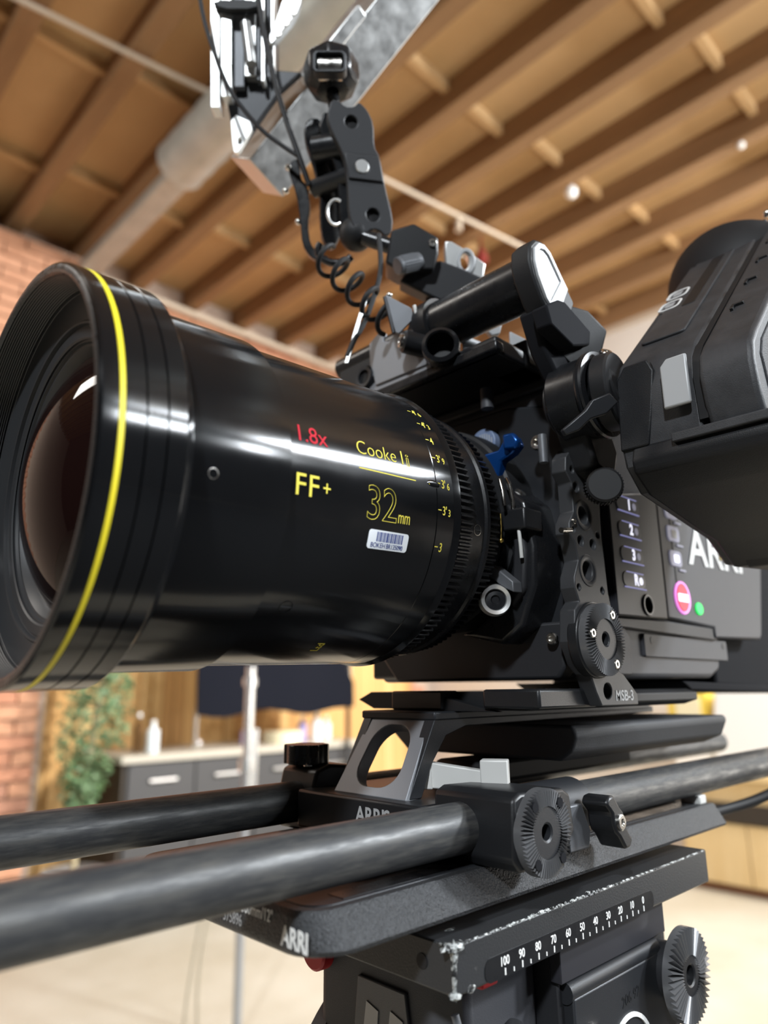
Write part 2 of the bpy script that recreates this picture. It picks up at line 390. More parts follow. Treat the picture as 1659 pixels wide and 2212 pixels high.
# brickwork of the back wall: single bricks where they show, the rest as one joined piece
rb = random.Random(11); protos = {}
def brick(x, z, yf, parent, L=215, H=65, D=30):
    key = (parent.name, rb.choice('ABBCA'))
    k = key[1]
    dx, dz, dy = x*.001, (z+ZF)*.001, (yf+rb.uniform(-3, 3))*.001
    if key not in protos:
        g = G().box(0, L, -D, 0, 0, H)
        bmv = g.bm
        o = finish(bmv, 'brick', M['brick'+k], parent, bev=4., base=None)
        protos[key] = o; o['_b'] = 1
        for v in o.data.vertices: v.co = v.co + worldloc(parent) - W((0, 0, 0))
        del o['_b']
    else:
        o = protos[key].copy(); COL.objects.link(o); o.parent = parent
    o.location = Vector((dx, dy, dz)) - worldloc(parent)
def inside(x, z): return (650 < x < 1750 and 1000 < z < 2500) or (1500 < x < 3700 and 2130 < z < 2540)
rest = G()
for r in range(50):
    z = -1160+75*r
    for c in range(-4, 20):
        x = c*225+(112 if r % 2 else 0)
        if x+215 > X1: continue
        if inside(x, z): brick(x, z, Y1, wb)
        else: rest.box(x, x+215, Y1-28, Y1, z, z+65)
o = part('brickwork', rest, 'brickA', wb); o['kind'] = 'stuff'
pil = struct(part('wall_pilaster', G().box(480, 1300, 3800, 4030, -1165, 2530), 'mortar', None))
rest = G()
for r in range(50):
    z = -1160+75*r
    if z+65 > 2530: continue
    for c in range(0, 4):
        L = 215; x = 480+c*225+(-112 if r % 2 else 0)
        if x < 470: continue
        if x+L > 1310: L = 103
        if x+60 > 1300: continue
        if (x > 900 and z < 60 and L == 215): brick(x, z, 3800, pil)
        else: rest.box(x, x+L, 3772, 3800, z, z+65)
o = part('brickwork', rest, 'brickB', pil); o['kind'] = 'stuff'
# vertical plank panelling on the lower back wall
pp = {}
for i in range(40):
    x = 1320+i*74; k = rb.choice('ABBAC')
    y = 4000-rb.uniform(0, 8)
    if k not in pp:
        o = part('plank', G().box(0, 70, -18, 0, -1165, 420), 'plank'+k, wb, bev=3.)
        pp[k] = o; o.location = Vector((0, 0, 0))
    else:
        o = pp[k].copy(); COL.objects.link(o); o.parent = wb
    o.location = Vector((x*.001, y*.001, 0))
part('plank_backing', G().box(1310, 4290, 3998, 4032, -1165, 420), 'plankC', wb)
# ceiling services
o = part('spiral_duct', G().lathe([(y, 118+(4 if i % 2 else 0)) for i, y in enumerate(range(-2800, 2570, 60))], Fr((1235, 0, 2428), (0, 1, 0), (1, 0, 0), (0, 0, 1)), 40), 'duct', None); tag(o, 'round galvanised spiral duct hung under the wooden ceiling', 'duct')
o = part('flat_duct', G().box(1225, 1345, 2575, 3930, 2430, 2490), 'duct', None, bev=6.); tag(o, 'narrow flat grey duct continuing from the round duct to the brick wall', 'duct')
o = part('conduit_pipe', G().tube([(-600, 2452, 2570), (3250, 1890, 2570)], 12, 12), 'pipe', None); tag(o, 'thin pale pipe crossing under the ceiling joists', 'pipe')
o = part('conduit_pipe', G().tube([(-400, 3985, 2562), (4500, 3965, 2562)], 22, 12), 'pipe', None); tag(o, 'pale pipe running along the top of the brick wall', 'pipe')
sp1 = thing('ceiling_pendant', 'small round white fitting under the wooden ceiling joists', 'ceiling light', (2977, 1436, 2560))
part('dome', G().sphere((2977, 1436, 2585), 34), 'whitep', sp1); part('stem', G().cyl((2977, 1436, 2590), (2977, 1436, 2640), 12), 'whitep', sp1)
sp2 = thing('ceiling_pendant', 'tiny white fitting under the ceiling above the eyecup', 'ceiling light', (3302, 660, 2570))
part('dome', G().sphere((3302, 660, 2590), 18), 'whitep', sp2); part('stem', G().cyl((3302, 660, 2595), (3302, 660, 2640), 8), 'whitep', sp2)
sp3 = thing('sprinkler_head', 'pale sprinkler head with red cap on the ceiling pipe', 'sprinkler', (2690, 1990, 2480))
part('body', G().cyl((2690, 2002, 2500), (2690, 2002, 2570), 20), 'pipe', sp3)
o = part('alarm_bell', G().lathe([(0, 8), (5, 36), (30, 40), (60, 30), (130, 8), (278, 8), (278, 0)], Fr((3010, 2089, 2472), (0, 0, 1), (1, 0, 0), (0, 1, 0)), 24), mat('dull_red', (.20, .02, .015), .7), None); tag(o, 'small red alarm fitting under the ceiling', 'alarm')
# ================================================================ back counter and things on it
def cabinet(x0, x1, lab, hx=None, side=False):
    t = thing('base_cabinet', lab, 'cabinet', ((x0+x1)/2, 3700, -1165), 'dark base cabinets along the back wall')
    part('carcass', G().box(x0, x1, 3470, 3930, -1165, -415), 'cab', t, bev=2)
    w = (x1-x0)/2
    for k in range(2):
        d = part('drawer_front', G().box(x0+k*w+4, x0+(k+1)*w-4, 3452, 3470, -640, -425), 'cab', t, bev=2)
        part('handle', G().cyl((x0+k*w+w*.3, 3440, -510), (x0+k*w+w*.7, 3440, -510), 9, n=12), 'alu', d)
        part('door', G().box(x0+k*w+4, x0+(k+1)*w-4, 3452, 3470, -1120, -650), 'cab', t, bev=2)
    if side: part('side_panel', G().box(x0-22, x0, 3470, 3930, -1165, -415), 'cabside', t)
cabinet(1622, 2400, 'charcoal base cabinet left of the chrome stand', side=True)
cabinet(2404, 3200, 'charcoal base cabinet right of the chrome stand')
o = part('worktop', G().box(1575, 3230, 3430, 3950, -415, -378), 'ctop', None, bev=4); tag(o, 'long pale worktop over the charcoal cabinets', 'worktop')
def bottle(x, y, z, r, h, m, lab, cap='whitep', cat='bottle', neck=.35):
    t = thing('bottle', lab, cat, (x, y, z), 'bottles and jars on the worktop')
    f = Fr((x, y, z), (0, 0, 1), (1, 0, 0), (0, 1, 0))
    part('body', G().lathe([(0, 0), (0, r*.95), (h*.04, r), (h*.68, r), (h*.8, r*neck), (h*.9, r*neck), (h*.9, 0)], f, 24), m, t)
    part('cap', G().lathe([(h*.89, 0), (h*.89, r*neck*1.2), (h, r*neck*1.15), (h, 0)], f, 18), cap, t)
bottle(1800, 3560, -378, 34, 170, 'clear', 'clear pale blue bottle on the left of the worktop')
bottle(1745, 3620, -378, 26, 210, 'amber', 'dark bottle behind the clear bottle')
bottle(2945, 3560, -378, 36, 190, 'whitep', 'tall white bottle right of the cream tub')
bottle(2850, 3590, -378, 30, 160, 'purple', 'lilac bottle beside the tall white bottle')
bottle(3060, 3600, -378, 32, 150, 'clear', 'clear bottle at the right of the white bottle')
bottle(2445, 3640, -378, 26, 120, 'purple', 'small lilac bottle left of the right-hand tap')
tb = thing('tub', 'wide cream tub on the worktop with bottles around it', 'tub', (2700, 3600, -378))
part('body', G().lathe([(0, 0), (0, 118), (60, 124), (60, 0)], Fr((2700, 3600, -378), (0, 0, 1), (1, 0, 0), (0, 1, 0)), 32), 'cream', tb)
part('lid', G().lathe([(58, 0), (58, 128), (72, 126), (74, 0)], Fr((2700, 3600, -378), (0, 0, 1), (1, 0, 0), (0, 1, 0)), 32), 'cream', tb)
for x, lab in ((2140, 'chrome tap left of the chrome stand'), (2520, 'chrome tap right of the chrome stand')):
    t = thing('tap', lab, 'tap', (x, 3700, -378), 'chrome taps on the worktop')
    part('base', G().cyl((x, 3700, -378), (x, 3700, -360), 26, n=20), 'chrome', t)
    part('spout', G().tube(spl([(x, 3700, -370), (x, 3700, -180), (x+12, 3690, -150), (x+55, 3660, -145), (x+70, 3650, -170)]), 13, 12), 'chrome', t)
    part('handle', G().sphere((x, 3660, -352), 22), 'chrome', t)
# black cloth flag on a frame, hung in front of the panelling
bf = thing('cloth_flag', 'large black cloth flag hanging behind the chrome stand', 'flag', (2500, 3350, -150))
cl_ = G(); rows = []
for i in range(9):
    t = i/8; z = 520-t*700
    rows.append([V(1960+k*(1080/13)+ (60 if i > 5 else 0)*(k/13), 3380+math.sin(k*1.1+i*.4)*14, z - (0 if i < 8 else (22*math.sin(k*.9)))) for k in range(14)] + [V(1960+k*(1080/13)+(60 if i > 5 else 0)*(k/13), 3392+math.sin(k*1.1+i*.4)*14, z-(0 if i < 8 else (22*math.sin(k*.9)))) for k in range(13, -1, -1)])
part('cloth', cl_.quadstrip(rows), 'navy', bf, ang=60)
part('frame', G().tube([(1950, 3386, 525), (3050, 3386, 525)], 9, 12), 'steel', bf)
part('frame', G().tube([(3046, 3386, 525), (3100, 3386, -110)], 8, 12), 'steel', bf)
part('stand_pole', G().tube([(3075, 3400, 525), (3075, 3400, -1165)], 12, 12), 'blackm', bf)
# chrome light stand
st = thing('light_stand', 'chrome light stand pole in front of the worktop', 'light stand', (1378, 2000, -1165))
part('pole', G().cyl((1378, 2000, -1165), (1378, 2000, -330), 15, n=20), mat('steel_blue_reflection', (.42, .45, .50), .35, .8), st)  # blue-grey reflection is put into the lower pole's colour
part('riser', G().cyl((1380, 2000, -420), (1384, 2000, 30), 17, n=20), 'chrome', st)
part('riser', G().cyl((1412, 2006, -430), (1416, 2006, -190), 13, n=16), 'chrome', st)
part('collar', G().cyl((1378, 2000, -330), (1378, 2000, -290), 27, n=20), 'chrome', st)
part('collar', G().cyl((1382, 2000, -40), (1382, 2000, -10), 25, n=20), 'chrome', st)
part('base_plate', G().cyl((1378, 2000, -1165), (1378, 2000, -1150), 60, n=36), 'blackm', st)
for dx, lab in ((0, 'beige cable hanging left of the light stand'), (26, 'beige cable hanging nearest the light stand pole')):
    o = part('hanging_cable', G().tube(spl([(1225+dx, 1960, -560), (1201+dx, 1948, -721), (1177+dx, 1945, -846), (1160+dx*1.3, 1945, -956), (1154+dx*1.7, 1945, -1031), (1150+dx*2, 1945, -1158)]), 4.6, 10), mat('dull_beige', (.34, .30, .23), .7), None); tag(o, lab, 'cable', 'beige cables by the light stand')
# potted tree by the pilaster
pt = thing('potted_tree', 'slim green potted tree between the brick pilaster and the cabinet', 'plant', (1430, 3560, -1165))
part('pot', G().lathe([(0, 0), (0, 110), (240, 140), (250, 150), (262, 148), (250, 128), (230, 0)], Fr((1430, 3560, -1165), (0, 0, 1), (1, 0, 0), (0, 1, 0)), 32), 'pot', pt)
part('trunk', G().tube(spl([(1430, 3560, -930), (1435, 3560, -600), (1465, 3555, -300), (1500, 3550, 120)]), 15, 10), 'bark', pt)
fo_ = bmesh.new(); rl = random.Random(5)
for i in range(1500):
    t = rl.random(); z = -640+t*860; w = 50+115*math.sin(min(1, t*1.15)*math.pi*.75)
    a = rl.uniform(0, 6.28); r = w*math.sqrt(rl.random()); c = Vector((1425+t*80+r*math.cos(a)*1.1, 3555+r*math.sin(a), z))
    if c.x > 1530 and z < -310: continue
    d = Vector((rl.gauss(0, 1), rl.gauss(0, 1), rl.gauss(0, .7)-.3)).normalized(); q = d.cross(Vector((rl.gauss(0, 1), rl.gauss(0, 1), rl.gauss(0, 1)))).normalized()
    L = rl.uniform(30, 55); Wd = L*.28
    vs = [fo_.verts.new(p) for p in (c, c+d*L*.45+q*Wd, c+d*L, c+d*L*.45-q*Wd)]
    fo_.faces.new(vs)
o = finish(fo_, 'foliage', M['leaf'], pt); o['kind'] = 'stuff'
# right-hand cabinet run with boxes
mc = thing('maple_cabinet', 'low maple cabinet with dark toe strip by the white wall', 'cabinet', (4350, 1000, -1165))
part('carcass', G().box(4240, 4540, -400, 1760, -1120, -560), 'maple', mc, bev=3)
part('plinth', G().box(4270, 4540, -400, 1750, -1165, -1120), mat('brown_plinth', (.22, .10, .05), .6), mc)
for k in range(6):
    d = part('door', G().box(4222, 4240, -390+k*358, -40+k*358, -1112, -800), 'maple', mc, bev=2.5)
part('drawer_rail', G().box(4205, 4242, -400, 1760, -790, -690), 'cabside', mc, bev=2)
part('top', G().box(4190, 4540, -420, 1780, -570, -530), 'maple', mc, bev=4)
o = part('white_case', G().prism([(950, -530), (1540, -530), (1540, -330), (1500, -70), (950, -60)], Fr((4260, 0, 0), (0, 1, 0), (0, 0, 1), (1, 0, 0)), 0, 240), 'whitep', None, bev=14.); tag(o, 'large white appliance on the maple cabinet', 'appliance')
o = part('white_case', G().prism([(1552, -530), (1790, -530), (1790, -300), (1552, -300)], Fr((4280, 0, 0), (0, 1, 0), (0, 0, 1), (1, 0, 0)), 0, 220), 'whitep', None, bev=14.); tag(o, 'smaller white box beside the white appliance', 'box')
yb = thing('yellow_box', 'yellow and cream carton on top of the smaller white box', 'box', (4360, 1650, -298))
part('carton', G().box(4290, 4470, 1560, 1800, -298, -80), 'yellowp', yb, bev=4)
part('side_label', G().box(4284, 4291, 1600, 1750, -250, -120), 'cream', yb)
# ================================================================ cinema lens
LD = V(1, -.0096, .0269).normalized(); LZ = (V(0, 0, 1)-LD*LD.z).normalized(); LY = LZ.cross(LD)
LF = Fr((0, -1.0, 16.7), LD, LY, LZ)
def LP(s, R, deg):
    a = math.radians(deg); return LF(s, -math.cos(a)*R, math.sin(a)*R)
def onlens(s0, deg0, R, rot=0):
    def put(u, v, t):
        if rot: u, v = v*-1, u
        return LP(s0+u, R+.04+t, deg0+math.degrees(v/R))
    return put
lens = thing('cinema_lens', 'large glossy black cinema lens with a yellow ring and yellow lettering', 'lens', (40, 0, -60))
def lz(name, prof, m, parent=None, n=160, closed=False, label=None, ang=25.):
    o = part(name, G().lathe(prof, LF, n, closed), m, parent or lens, ang=ang)
    if label: o['label'] = label
    return o
RH = 71.3
hood = lz('front_hood', [(-39.2, 67.2), (-39.9, 67.8), (-40.2, 68.6), (-40.0, 70.4), (-39.4, 71.2), (-38.8, RH), (-34.9, RH), (-34.8, RH-.35), (-33.0, RH-.35), (-32.9, RH),
    (-27.3, RH), (-27.15, RH-.5), (-26.75, RH-.5), (-26.6, RH), (-20.9, RH), (-20.75, RH-.5), (-20.35, RH-.5), (-20.2, RH), (-14.6, RH), (-14.2, RH-.25), (-10.0, 66.6), (-9.4, 65.6), (-9.4, 60), (-20, 60), (-24, 66)], 'lens', closed=True)
lz('front_rim', [(-39.2, 67.0), (-40.1, 67.6), (-40.45, 68.4), (-40.4, 69.4), (-40.2, 70.2), (-39.9, 69.5), (-39.6, 68.2)], 'rim', hood, closed=True, label='worn bare metal front rim')
lz('yellow_ring', [(-34.8, RH-.33), (-34.6, RH+.05), (-33.2, RH+.05), (-33.0, RH-.33)], 'yellow', hood, closed=True, label='thin yellow painted ring')
# ribbed inner wall of the hood, then stepped rings down to the glass
rib = [(-39.6, 67.4)]
for i in range(13):
    s = -38.8+i*.78; rib += [(s, 67.2-i*.06), (s+.5, 66.9-i*.06), (s+.52, 67.5-i*.06)]
rib += [(-28.4, 66.6), (-28.2, 65.6), (-27.6, 65.2)]
lz('ribbed_inner_wall', rib, 'lens_in', hood)
lz('retaining_ring', [(-28.2, 66.5), (-27.9, 65.2), (-27.6, 64.6), (-26.6, 57.5), (-26.3, 56.2), (-26.9, 55.6), (-26.7, 54.9), (-25.2, 54.6), (-25.1, 53.9)], 'lens_in', hood)
lz('inner_ring', [(-25.1, 54.2), (-25.6, 53.7), (-25.4, 50.4), (-24.9, 49.8), (-24.4, 50.1), (-24.2, 49.2), (-23.2, 48.8), (-23.0, 48.0), (-20.4, 45.6), (-19.6, 45.2), (-18.8, 43.6), (-18.5, 42)], 'lens_in', hood)
Rg = 92.
def dome(s_edge, r_edge, R, k=22):
    x0 = math.sqrt(R*R-r_edge*r_edge); return [(s_edge-(math.sqrt(R*R-(r_edge*i/k)**2)-x0), r_edge*i/k) for i in range(k+1)]
fg = lz('front_glass', dome(-20.2, 45.4, 78.), 'glass', label='dark coated front element with purple reflections')
lz('barrel_front', [(-10.5, 60), (-10, 65.7), (-9.5, 65.9), (26.0, 65.9), (26.25, 65.6), (26.3, 64.2), (26.3, 58)], 'lens')
br = lz('barrel_rear', [(26.1, 58), (26.2, 63.7), (26.5, 64.0), (99.1, 64.0), (99.3, 63.7), (99.4, 60)], 'lens')
lz('focus_scale_ring', [(99.5, 60), (99.55, 63.6), (99.8, 63.9), (109.6, 63.9), (111.6, 64.9), (112.6, 65.2), (113.2, 64.5), (113.3, 58)], 'lens')
def gear(name, s0, s1, rr, rt, n, m='gear', front=1.5):
    bm = bmesh.new(); k = n*4; rows = []
    for j in range(k):
        a = 360*j/k; tip = (j % 4) in (1, 2); q = rt if tip else rr
        rows.append([LP(s0, rr-3, a), LP(s0, rr if not tip else rr+.3, a), LP(s0+front, q, a), LP(s1-.6, q, a), LP(s1, rr if not tip else q-.6, a), LP(s1, rr-3, a)])
    vs = [[bm.verts.new(p) for p in r] for r in rows]
    for j in range(k):
        A, B_ = vs[j], vs[(j+1) % k]
        for i in range(5): bm.faces.new((A[i], A[i+1], B_[i+1], B_[i]))
    return finish(bm, name, M[m], lens, ang=20)
gear('focus_gear', 113.2, 124.5, 60.4, 62.6, 128, front=3.)
lz('smooth_ring', [(124.2, 55), (124.3, 59.4), (135.5, 59.2), (136.4, 60.2), (138.2, 60.4), (138.8, 59.0), (139, 54)], 'blacks')
gear('iris_gear', 139., 147.5, 56.6, 58.8, 116, front=1.2)
lz('mount_collar', [(147.4, 50), (147.6, 55.2), (150.5, 55.0), (151, 52.4), (158, 51.5), (159.5, 48)], 'blackm')
for i, (s, a, R) in enumerate(((-2.7, -7.6, 65.9), (38.5, -45, 64.), (130.5, -8.9, 59.3), (101.0, 62, 64.))):
    p = LP(s, R-.6, a); n_ = (LP(s, 80, a)-LP(s, 60, a)).normalized()
    o, dd, aa, bb = frame_axis(p, p+n_); f = Fr(p, n_, aa, bb); r = 1.5 if i == 0 else (2.4 if i == 1 else 2.2)
    g = G().lathe([(.2, r+.35), (.75, r+.3), (.78, r), (.4, r-.05), (.5, r*.55), (.1, r*.5), (.1, 0)], f, 20)
    part('screw', g, 'steel' if i in (0, 2) else 'lens', lens)
    if i in (1, 2): part('screw_slot', G().box(.52, .9, -r*.95, r*.95, -.25, .25, f), 'lens_in', lens)
text('lettering', '1.8x', 6.2, onlens(29.3, 8.6, 64), 'redtext', lens, sub=2.5, xs=.93)['label'] = 'red 1.8x engraving'
text('lettering', 'FF', 7.6, onlens(28.6, -8.7, 64), 'yeltext', lens, sub=2.5, xs=1.0, bold=0, spacing=1.08)
text('lettering', '+', 5.2, onlens(40.6, -7.6, 64), 'yeltext', lens, sub=2.5, xs=.9)
text('lettering', 'Cooke', 5.6, onlens(57.2, 9.3, 64), 'yeltext', lens, sub=2.5, xs=.93, bold=-.13)['label'] = 'yellow maker lettering'
text('lettering', 'I', 6.0, onlens(80.3, 9.2, 64), 'yeltext', lens, sub=2.5, xs=.8, bold=-.08)
text('lettering', 'i', 5.4, onlens(82.9, 9.0, 64), 'yeltext', lens, outline=.11, sub=2.5, xs=1.5)
text('lettering', '32', 12.6, onlens(61.0, -12.2, 64), 'yeltext', lens, outline=.13, sub=2.5, xs=.9)['label'] = 'outlined yellow 32'
text('lettering', 'mm', 5.0, onlens(77.6, -12.1, 64), 'yeltext', lens, sub=2.5, xs=.6, bold=-.04)
def strip_on(s0, s1, a0, a1, R, h, m, parent, name, n=8, rad=0):
    g = G(); cols = []
    pts0 = [(s0, a0), (s1, a0), (s1, a1), (s0, a1)]
    if rad:
        da = math.degrees(rad/R); pts0 = []
        for (cs, ca, t0) in ((s1-rad, a1-da, 0), (s0+rad, a1-da, 90), (s0+rad, a0+da, 180), (s1-rad, a0+da, 270)):
            for i in range(5):
                t = math.radians(t0+22.5*i); pts0.append((cs+rad*math.cos(t), ca+da*math.sin(t)))
    bm = bmesh.new(); vs = [bm.verts.new((s, a, 0)) for s, a in pts0]; bm.faces.new(vs)
    for i in range(1, n):
        aa = a0+(a1-a0)*i/n
        bmesh.ops.bisect_plane(bm, geom=bm.verts[:]+bm.edges[:]+bm.faces[:], plane_co=(0, aa, 0), plane_no=(0, 1, 0))
    r = bmesh.ops.extrude_face_region(bm, geom=bm.faces[:])
    for v in [e for e in r['geom'] if isinstance(e, bmesh.types.BMVert)]: v.co.z += h
    for v in bm.verts: v.co = LP(v.co.x, R+.02+v.co.z, v.co.y)
    return finish(bm, name, M[m], parent)
strip_on(57.7, 87.4, 4.0, 4.35, 64, .06, 'yeltext', lens, 'engraved_line', 1)
lab = strip_on(64.1, 84.6, -21.8, -15.4, 64, .12, 'label', lens, 'barcode_label', 6, rad=1.2)
lab['label'] = 'white sticker with blue barcode'
bx = 68.2
for i, w in enumerate([.5, .25, .3, .6, .25, .25, .5, .3, .8, .3, .25, .6, .25, .4, .7, .25, .3, .5, .25, .25, .6, .3]):
    if bx > 81.4: break
    strip_on(bx, bx+w, -19.2, -16.0, 64.13, .03, 'ink', lab, 'barcode_bar', 1); bx += w+[.25, .3, .2][i % 3]
text('lettering', 'BOKEH', 1.85, onlens(65.7, -21.25, 64.15), 'ink', lab, sub=2, xs=.86, thick=.03)
text('lettering', 'BR135090', 1.8, onlens(73.6, -21.25, 64.15), 'ink', lab, sub=2, xs=.80, bold=.02, thick=.03)
for s, a in (("3", -18.1), ("3'3", -4.7), ("3'6", 5.3), ("3'9", 15.7), ("4", 23.9), ("4'3", 32.5), ("4'6", 40.5)):
    strip_on(100.0, 101.9, a-.18, a+.18, 63.9, .06, 'yeltext', lens, 'scale_tick', 1)
    text('lettering', s[:2], 3.6, onlens(102.5, a-1.7, 63.9), 'yeltext', lens, sub=2, xs=.74, bold=.02)
    if len(s) > 2: text('lettering', s[2], 2.9, onlens(105.9, a-1.9, 63.9), 'yeltext', lens, sub=2, xs=.74, bold=.02)
strip_on(94.9, 98.7, 4.0, 4.6, 64, .1, 'yeltext', lens, 'index_mark', 1)
part('index_boss', G().sphere(LP(97.6, 63.7, 4.4), 1., Fr((0, 0, 0), LD, LP(0, 1, 4.4)-LP(0, 0, 4.4), LZ), (4.2, .55, 1.8)), 'lens', lens)
text('lettering', 'Ltd', 3.4, onlens(68.5, -68, 64, 1), 'yeltext', lens, sub=2, xs=1.)
text('lettering', 'Leicester', 3.0, onlens(61.5, -93, 64, 1), 'yeltext', lens, sub=2, xs=.9) if False else None

# ================================================================ support rods
for y, x0, lab_ in ((-52, -420, 'thick worn carbon rod nearest the viewer, in front of the dovetail plate'), (52, -420, 'thick worn carbon rod on the far side, under the lens front')):
    o = part('support_rod', G().cyl((x0, y, -109), (640, y, -109), 9.5, n=56, ch=.6), 'rod', None)
    tag(o, lab_, 'rod', 'paired carbon support rods under the lens')
# ================================================================ dovetail plate
dv = thing('dovetail_plate', 'long black dovetail plate with white printed name on its front edge', 'plate', (195, 0, -136))
def dprof(y):   # cross-section (y, z), near side listed; mirrored
    return y
prof = [(-60.5, -122.8), (-62.0, -124.0), (-62.2, -127.5), (-65.2, -129.2), (-65.2, -131.5), (-58, -135.2), (58, -135.2), (65.2, -131.5), (65.2, -129.2), (62.2, -127.5), (62, -124), (60.5, -122.8)]
# body outline in plan with rounded front corners; upper deck and lower flange
def plan(x0, x1, w, r): return [(x1, -w), (x1, w)] + [(x0+r-r*math.sin(a), w-r+r*math.cos(a)) for a in [math.radians(i*15) for i in range(7)]] + [(x0+r-r*math.cos(a), -w+r-r*math.sin(a)) for a in [math.radians(i*15) for i in range(7)]]
fz = Fr((0, 0, 0), (1, 0, 0), (0, 1, 0), (0, 0, 1))
bodyr = [(plan(42.0, 344, 59.4, 11), -122.9), (plan(41.2, 345, 60.4, 12), -123.8), (plan(40.8, 345, 61.0, 12), -125.2), (plan(40.6, 345, 66, 14), -133.2), (plan(40.9, 345, 65.4, 14), -134.6), (plan(42, 344, 61, 13), -135.9)]
part('body', G().quadstrip([[V(x, y, z) for x, y in pl_] for pl_, z in bodyr]), 'sparkle', dv)
part('deck', G().prism(plan(46, 341, 56, 9), fz, -123.2, -122.6), 'gun', dv, bev=.3)
part('groove', G().box(60, 330, -54, -46, -123.0, -122.4), 'blacks', dv, label='long dark recess in the deck')
part('rail', G().prism([(75, -122.9), (338, -122.9), (338, -120.5), (86, -120.5), (78, -121.4)], Fr((0, 0, 0), (1, 0, 0), (0, 0, 1), (0, -1, 0)), 18, 40), 'black', dv, bev=.8)
part('rail', G().prism([(75, -122.9), (338, -122.9), (338, -120.5), (86, -120.5), (78, -121.4)], Fr((0, 0, 0), (1, 0, 0), (0, 0, 1), (0, -1, 0)), -40, -18), 'black', dv, bev=.8)
part('end_stop', G().box(331, 340, -58, -46, -123, -118), 'lever', dv, bev=.8)
ff = Fr((40.7, 0, -131.7), (0, -1, 0), (0, 0, 1), (-1, 0, 0))
text('lettering', 'ARRI', 5.6, flat(Fr((40.7, -46.5, -133.2), (0, -1, 0), (0, 0, 1), (-1, 0, 0))), 'white', dv, xs=.8, bold=.22)
text('lettering', '300mm/12"', 3.6, flat(Fr((40.7, -23.5, -128.2), (0, -1, 0), (0, 0, 1), (-1, 0, 0))), 'white', dv, xs=.75)
text('lettering', '375896', 3.6, flat(Fr((40.7, -12.5, -132.8), (0, -1, 0), (0, 0, 1), (-1, 0, 0))), 'greyprint', dv, xs=.75)

# ================================================================ tripod head
th = thing('tripod_head', 'worn black tripod head with a white millimetre scale on its chipped top plate', 'tripod head', (190, 0, -330))
tp = part('top_plate', G().box(96, 304, -70, 62, -157, -141), 'enamel', th, bev=.9)
# bare-metal chips along the front corner and the top near edge
rn = random.Random(3)
def chip(cx, cy, cz, sx, sy, sz, name='bare_chip'):
    g = G(); g.sphere((cx, cy, cz), 1, ID, (sx, sy, sz), 10, 6)
    for v in g.bm.verts: v.co += Vector((rn.uniform(-.25, .25)*sx, rn.uniform(-.2, .2)*sy, rn.uniform(-.25, .25)*sz))
    part(name, g, 'chip', tp)
chip(96.9, -69.2, -141.7, 5.5, 2.6, 1.5); chip(96.2, -69.8, -149, .95, .9, 8.5); chip(96.3, -69.7, -144, 1.4, 1.3, 3.); chip(96.6, -69.2, -156.3, 2.6, 2.2, 1.1); chip(96.4, -66, -142, 1.0, 4.5, .9)
for i in range(46):
    x = 100+i*4.4+rn.uniform(-1, 1); chip(x, -69.55+rn.uniform(-.1, .1), -141.4+rn.uniform(-.1, .1), rn.uniform(1.0, 3.4), rn.uniform(.5, .8), rn.uniform(.45, .75)*(1.25 if 8 < i < 22 else .6 if i > 30 else .8))
chip(104.5, -69.9, -156.0, 2.2, .5, 1.3); chip(108, -58, -140.95, 2.6, 1.1, .25); chip(186, -68.2, -140.9, 1.6, .9, .3)
part('screw_hole', G().cyl((95.7, -55, -149), (97, -55, -149), 2.6, n=24), 'rubber', tp)
part('scale_window', G().prism(rrect(112, 240, -157.1, -149.2, 3.5), Fr((0, -70.02, 0), (1, 0, 0), (0, 0, 1), (0, -1, 0)), -.3, .25), 'blacks', tp)
for i in range(11):
    x = 123.5+(229.5-123.5)*i/10; v = 100-10*i
    text('lettering', str(v), 2.9, flat(Fr((x-(2.9 if v == 100 else 2.0 if v else 1.0), -70.28, -153.2), (1, 0, 0), (0, 0, 1), (0, -1, 0))), 'white', tp, xs=.9, bold=.06)
    part('scale_tick', G().box(x-.3, x+.3, -70.5, -70.2, -156.4, -154.2), 'white', tp)
    if i < 10: part('scale_tick', G().box(x+5.0, x+5.5, -70.5, -70.2, -156.4, -155.0), 'white', tp)
# head body below
part('side_body', G().prism([(168, -157.2), (262, -157.2), (262, -171), (258, -230), (170, -230)], Fr((0, 0, 0), (1, 0, 0), (0, 0, 1), (0, -1, 0)), 30, 62), 'bodyd', th, bev=1.)
part('ridge', G().tube([(171, -63, -176.5), (248, -63, -176.5)], 4.2, 20), 'gun', th)
part('side_plate', G().prism([(172, -178), (246, -178), (262, -190), (262, -290), (172, -290)], Fr((0, 0, 0), (1, 0, 0), (0, 0, 1), (0, -1, 0)), 58, 67), 'gun', th, bev=1.)
part('index_plate', G().box(166, 258, -65.5, -60, -172.0, -157.3), 'strip', th, bev=.5)
rosette(th, (254, -79, -187), (0, -1, 0), (0, 0, 1), R=20, rin=8.5, teeth=46, depth=2.8, hole=4.2, base=2.5)
part('rosette_stem', G().cyl((254, -62, -187), (254, -75, -187), 12, n=36), 'bodyd', th)
part('pan_bar_socket', G().cyl((190, -66, -203), (186, -92, -208), 9.5, n=40, ch=1.2), 'blacks', th)
part('socket_ring', G().lathe([(0, 9.6), (0, 11.4), (1.6, 11.2), (1.6, 9.6)], Fr((189.4, -68, -203), (-.15, -1, -.15), (1, -.15, 0), (0, 0, 1)), 40, True), 'steel', th)
part('dial_ring', G().lathe([(0, 17.8), (0, 19.6), (.8, 19.6), (.8, 17.8)], Fr((214, -67, -214), (0, -1, 0), (1, 0, 0), (0, 0, 1)), 48, True), 'white', th)
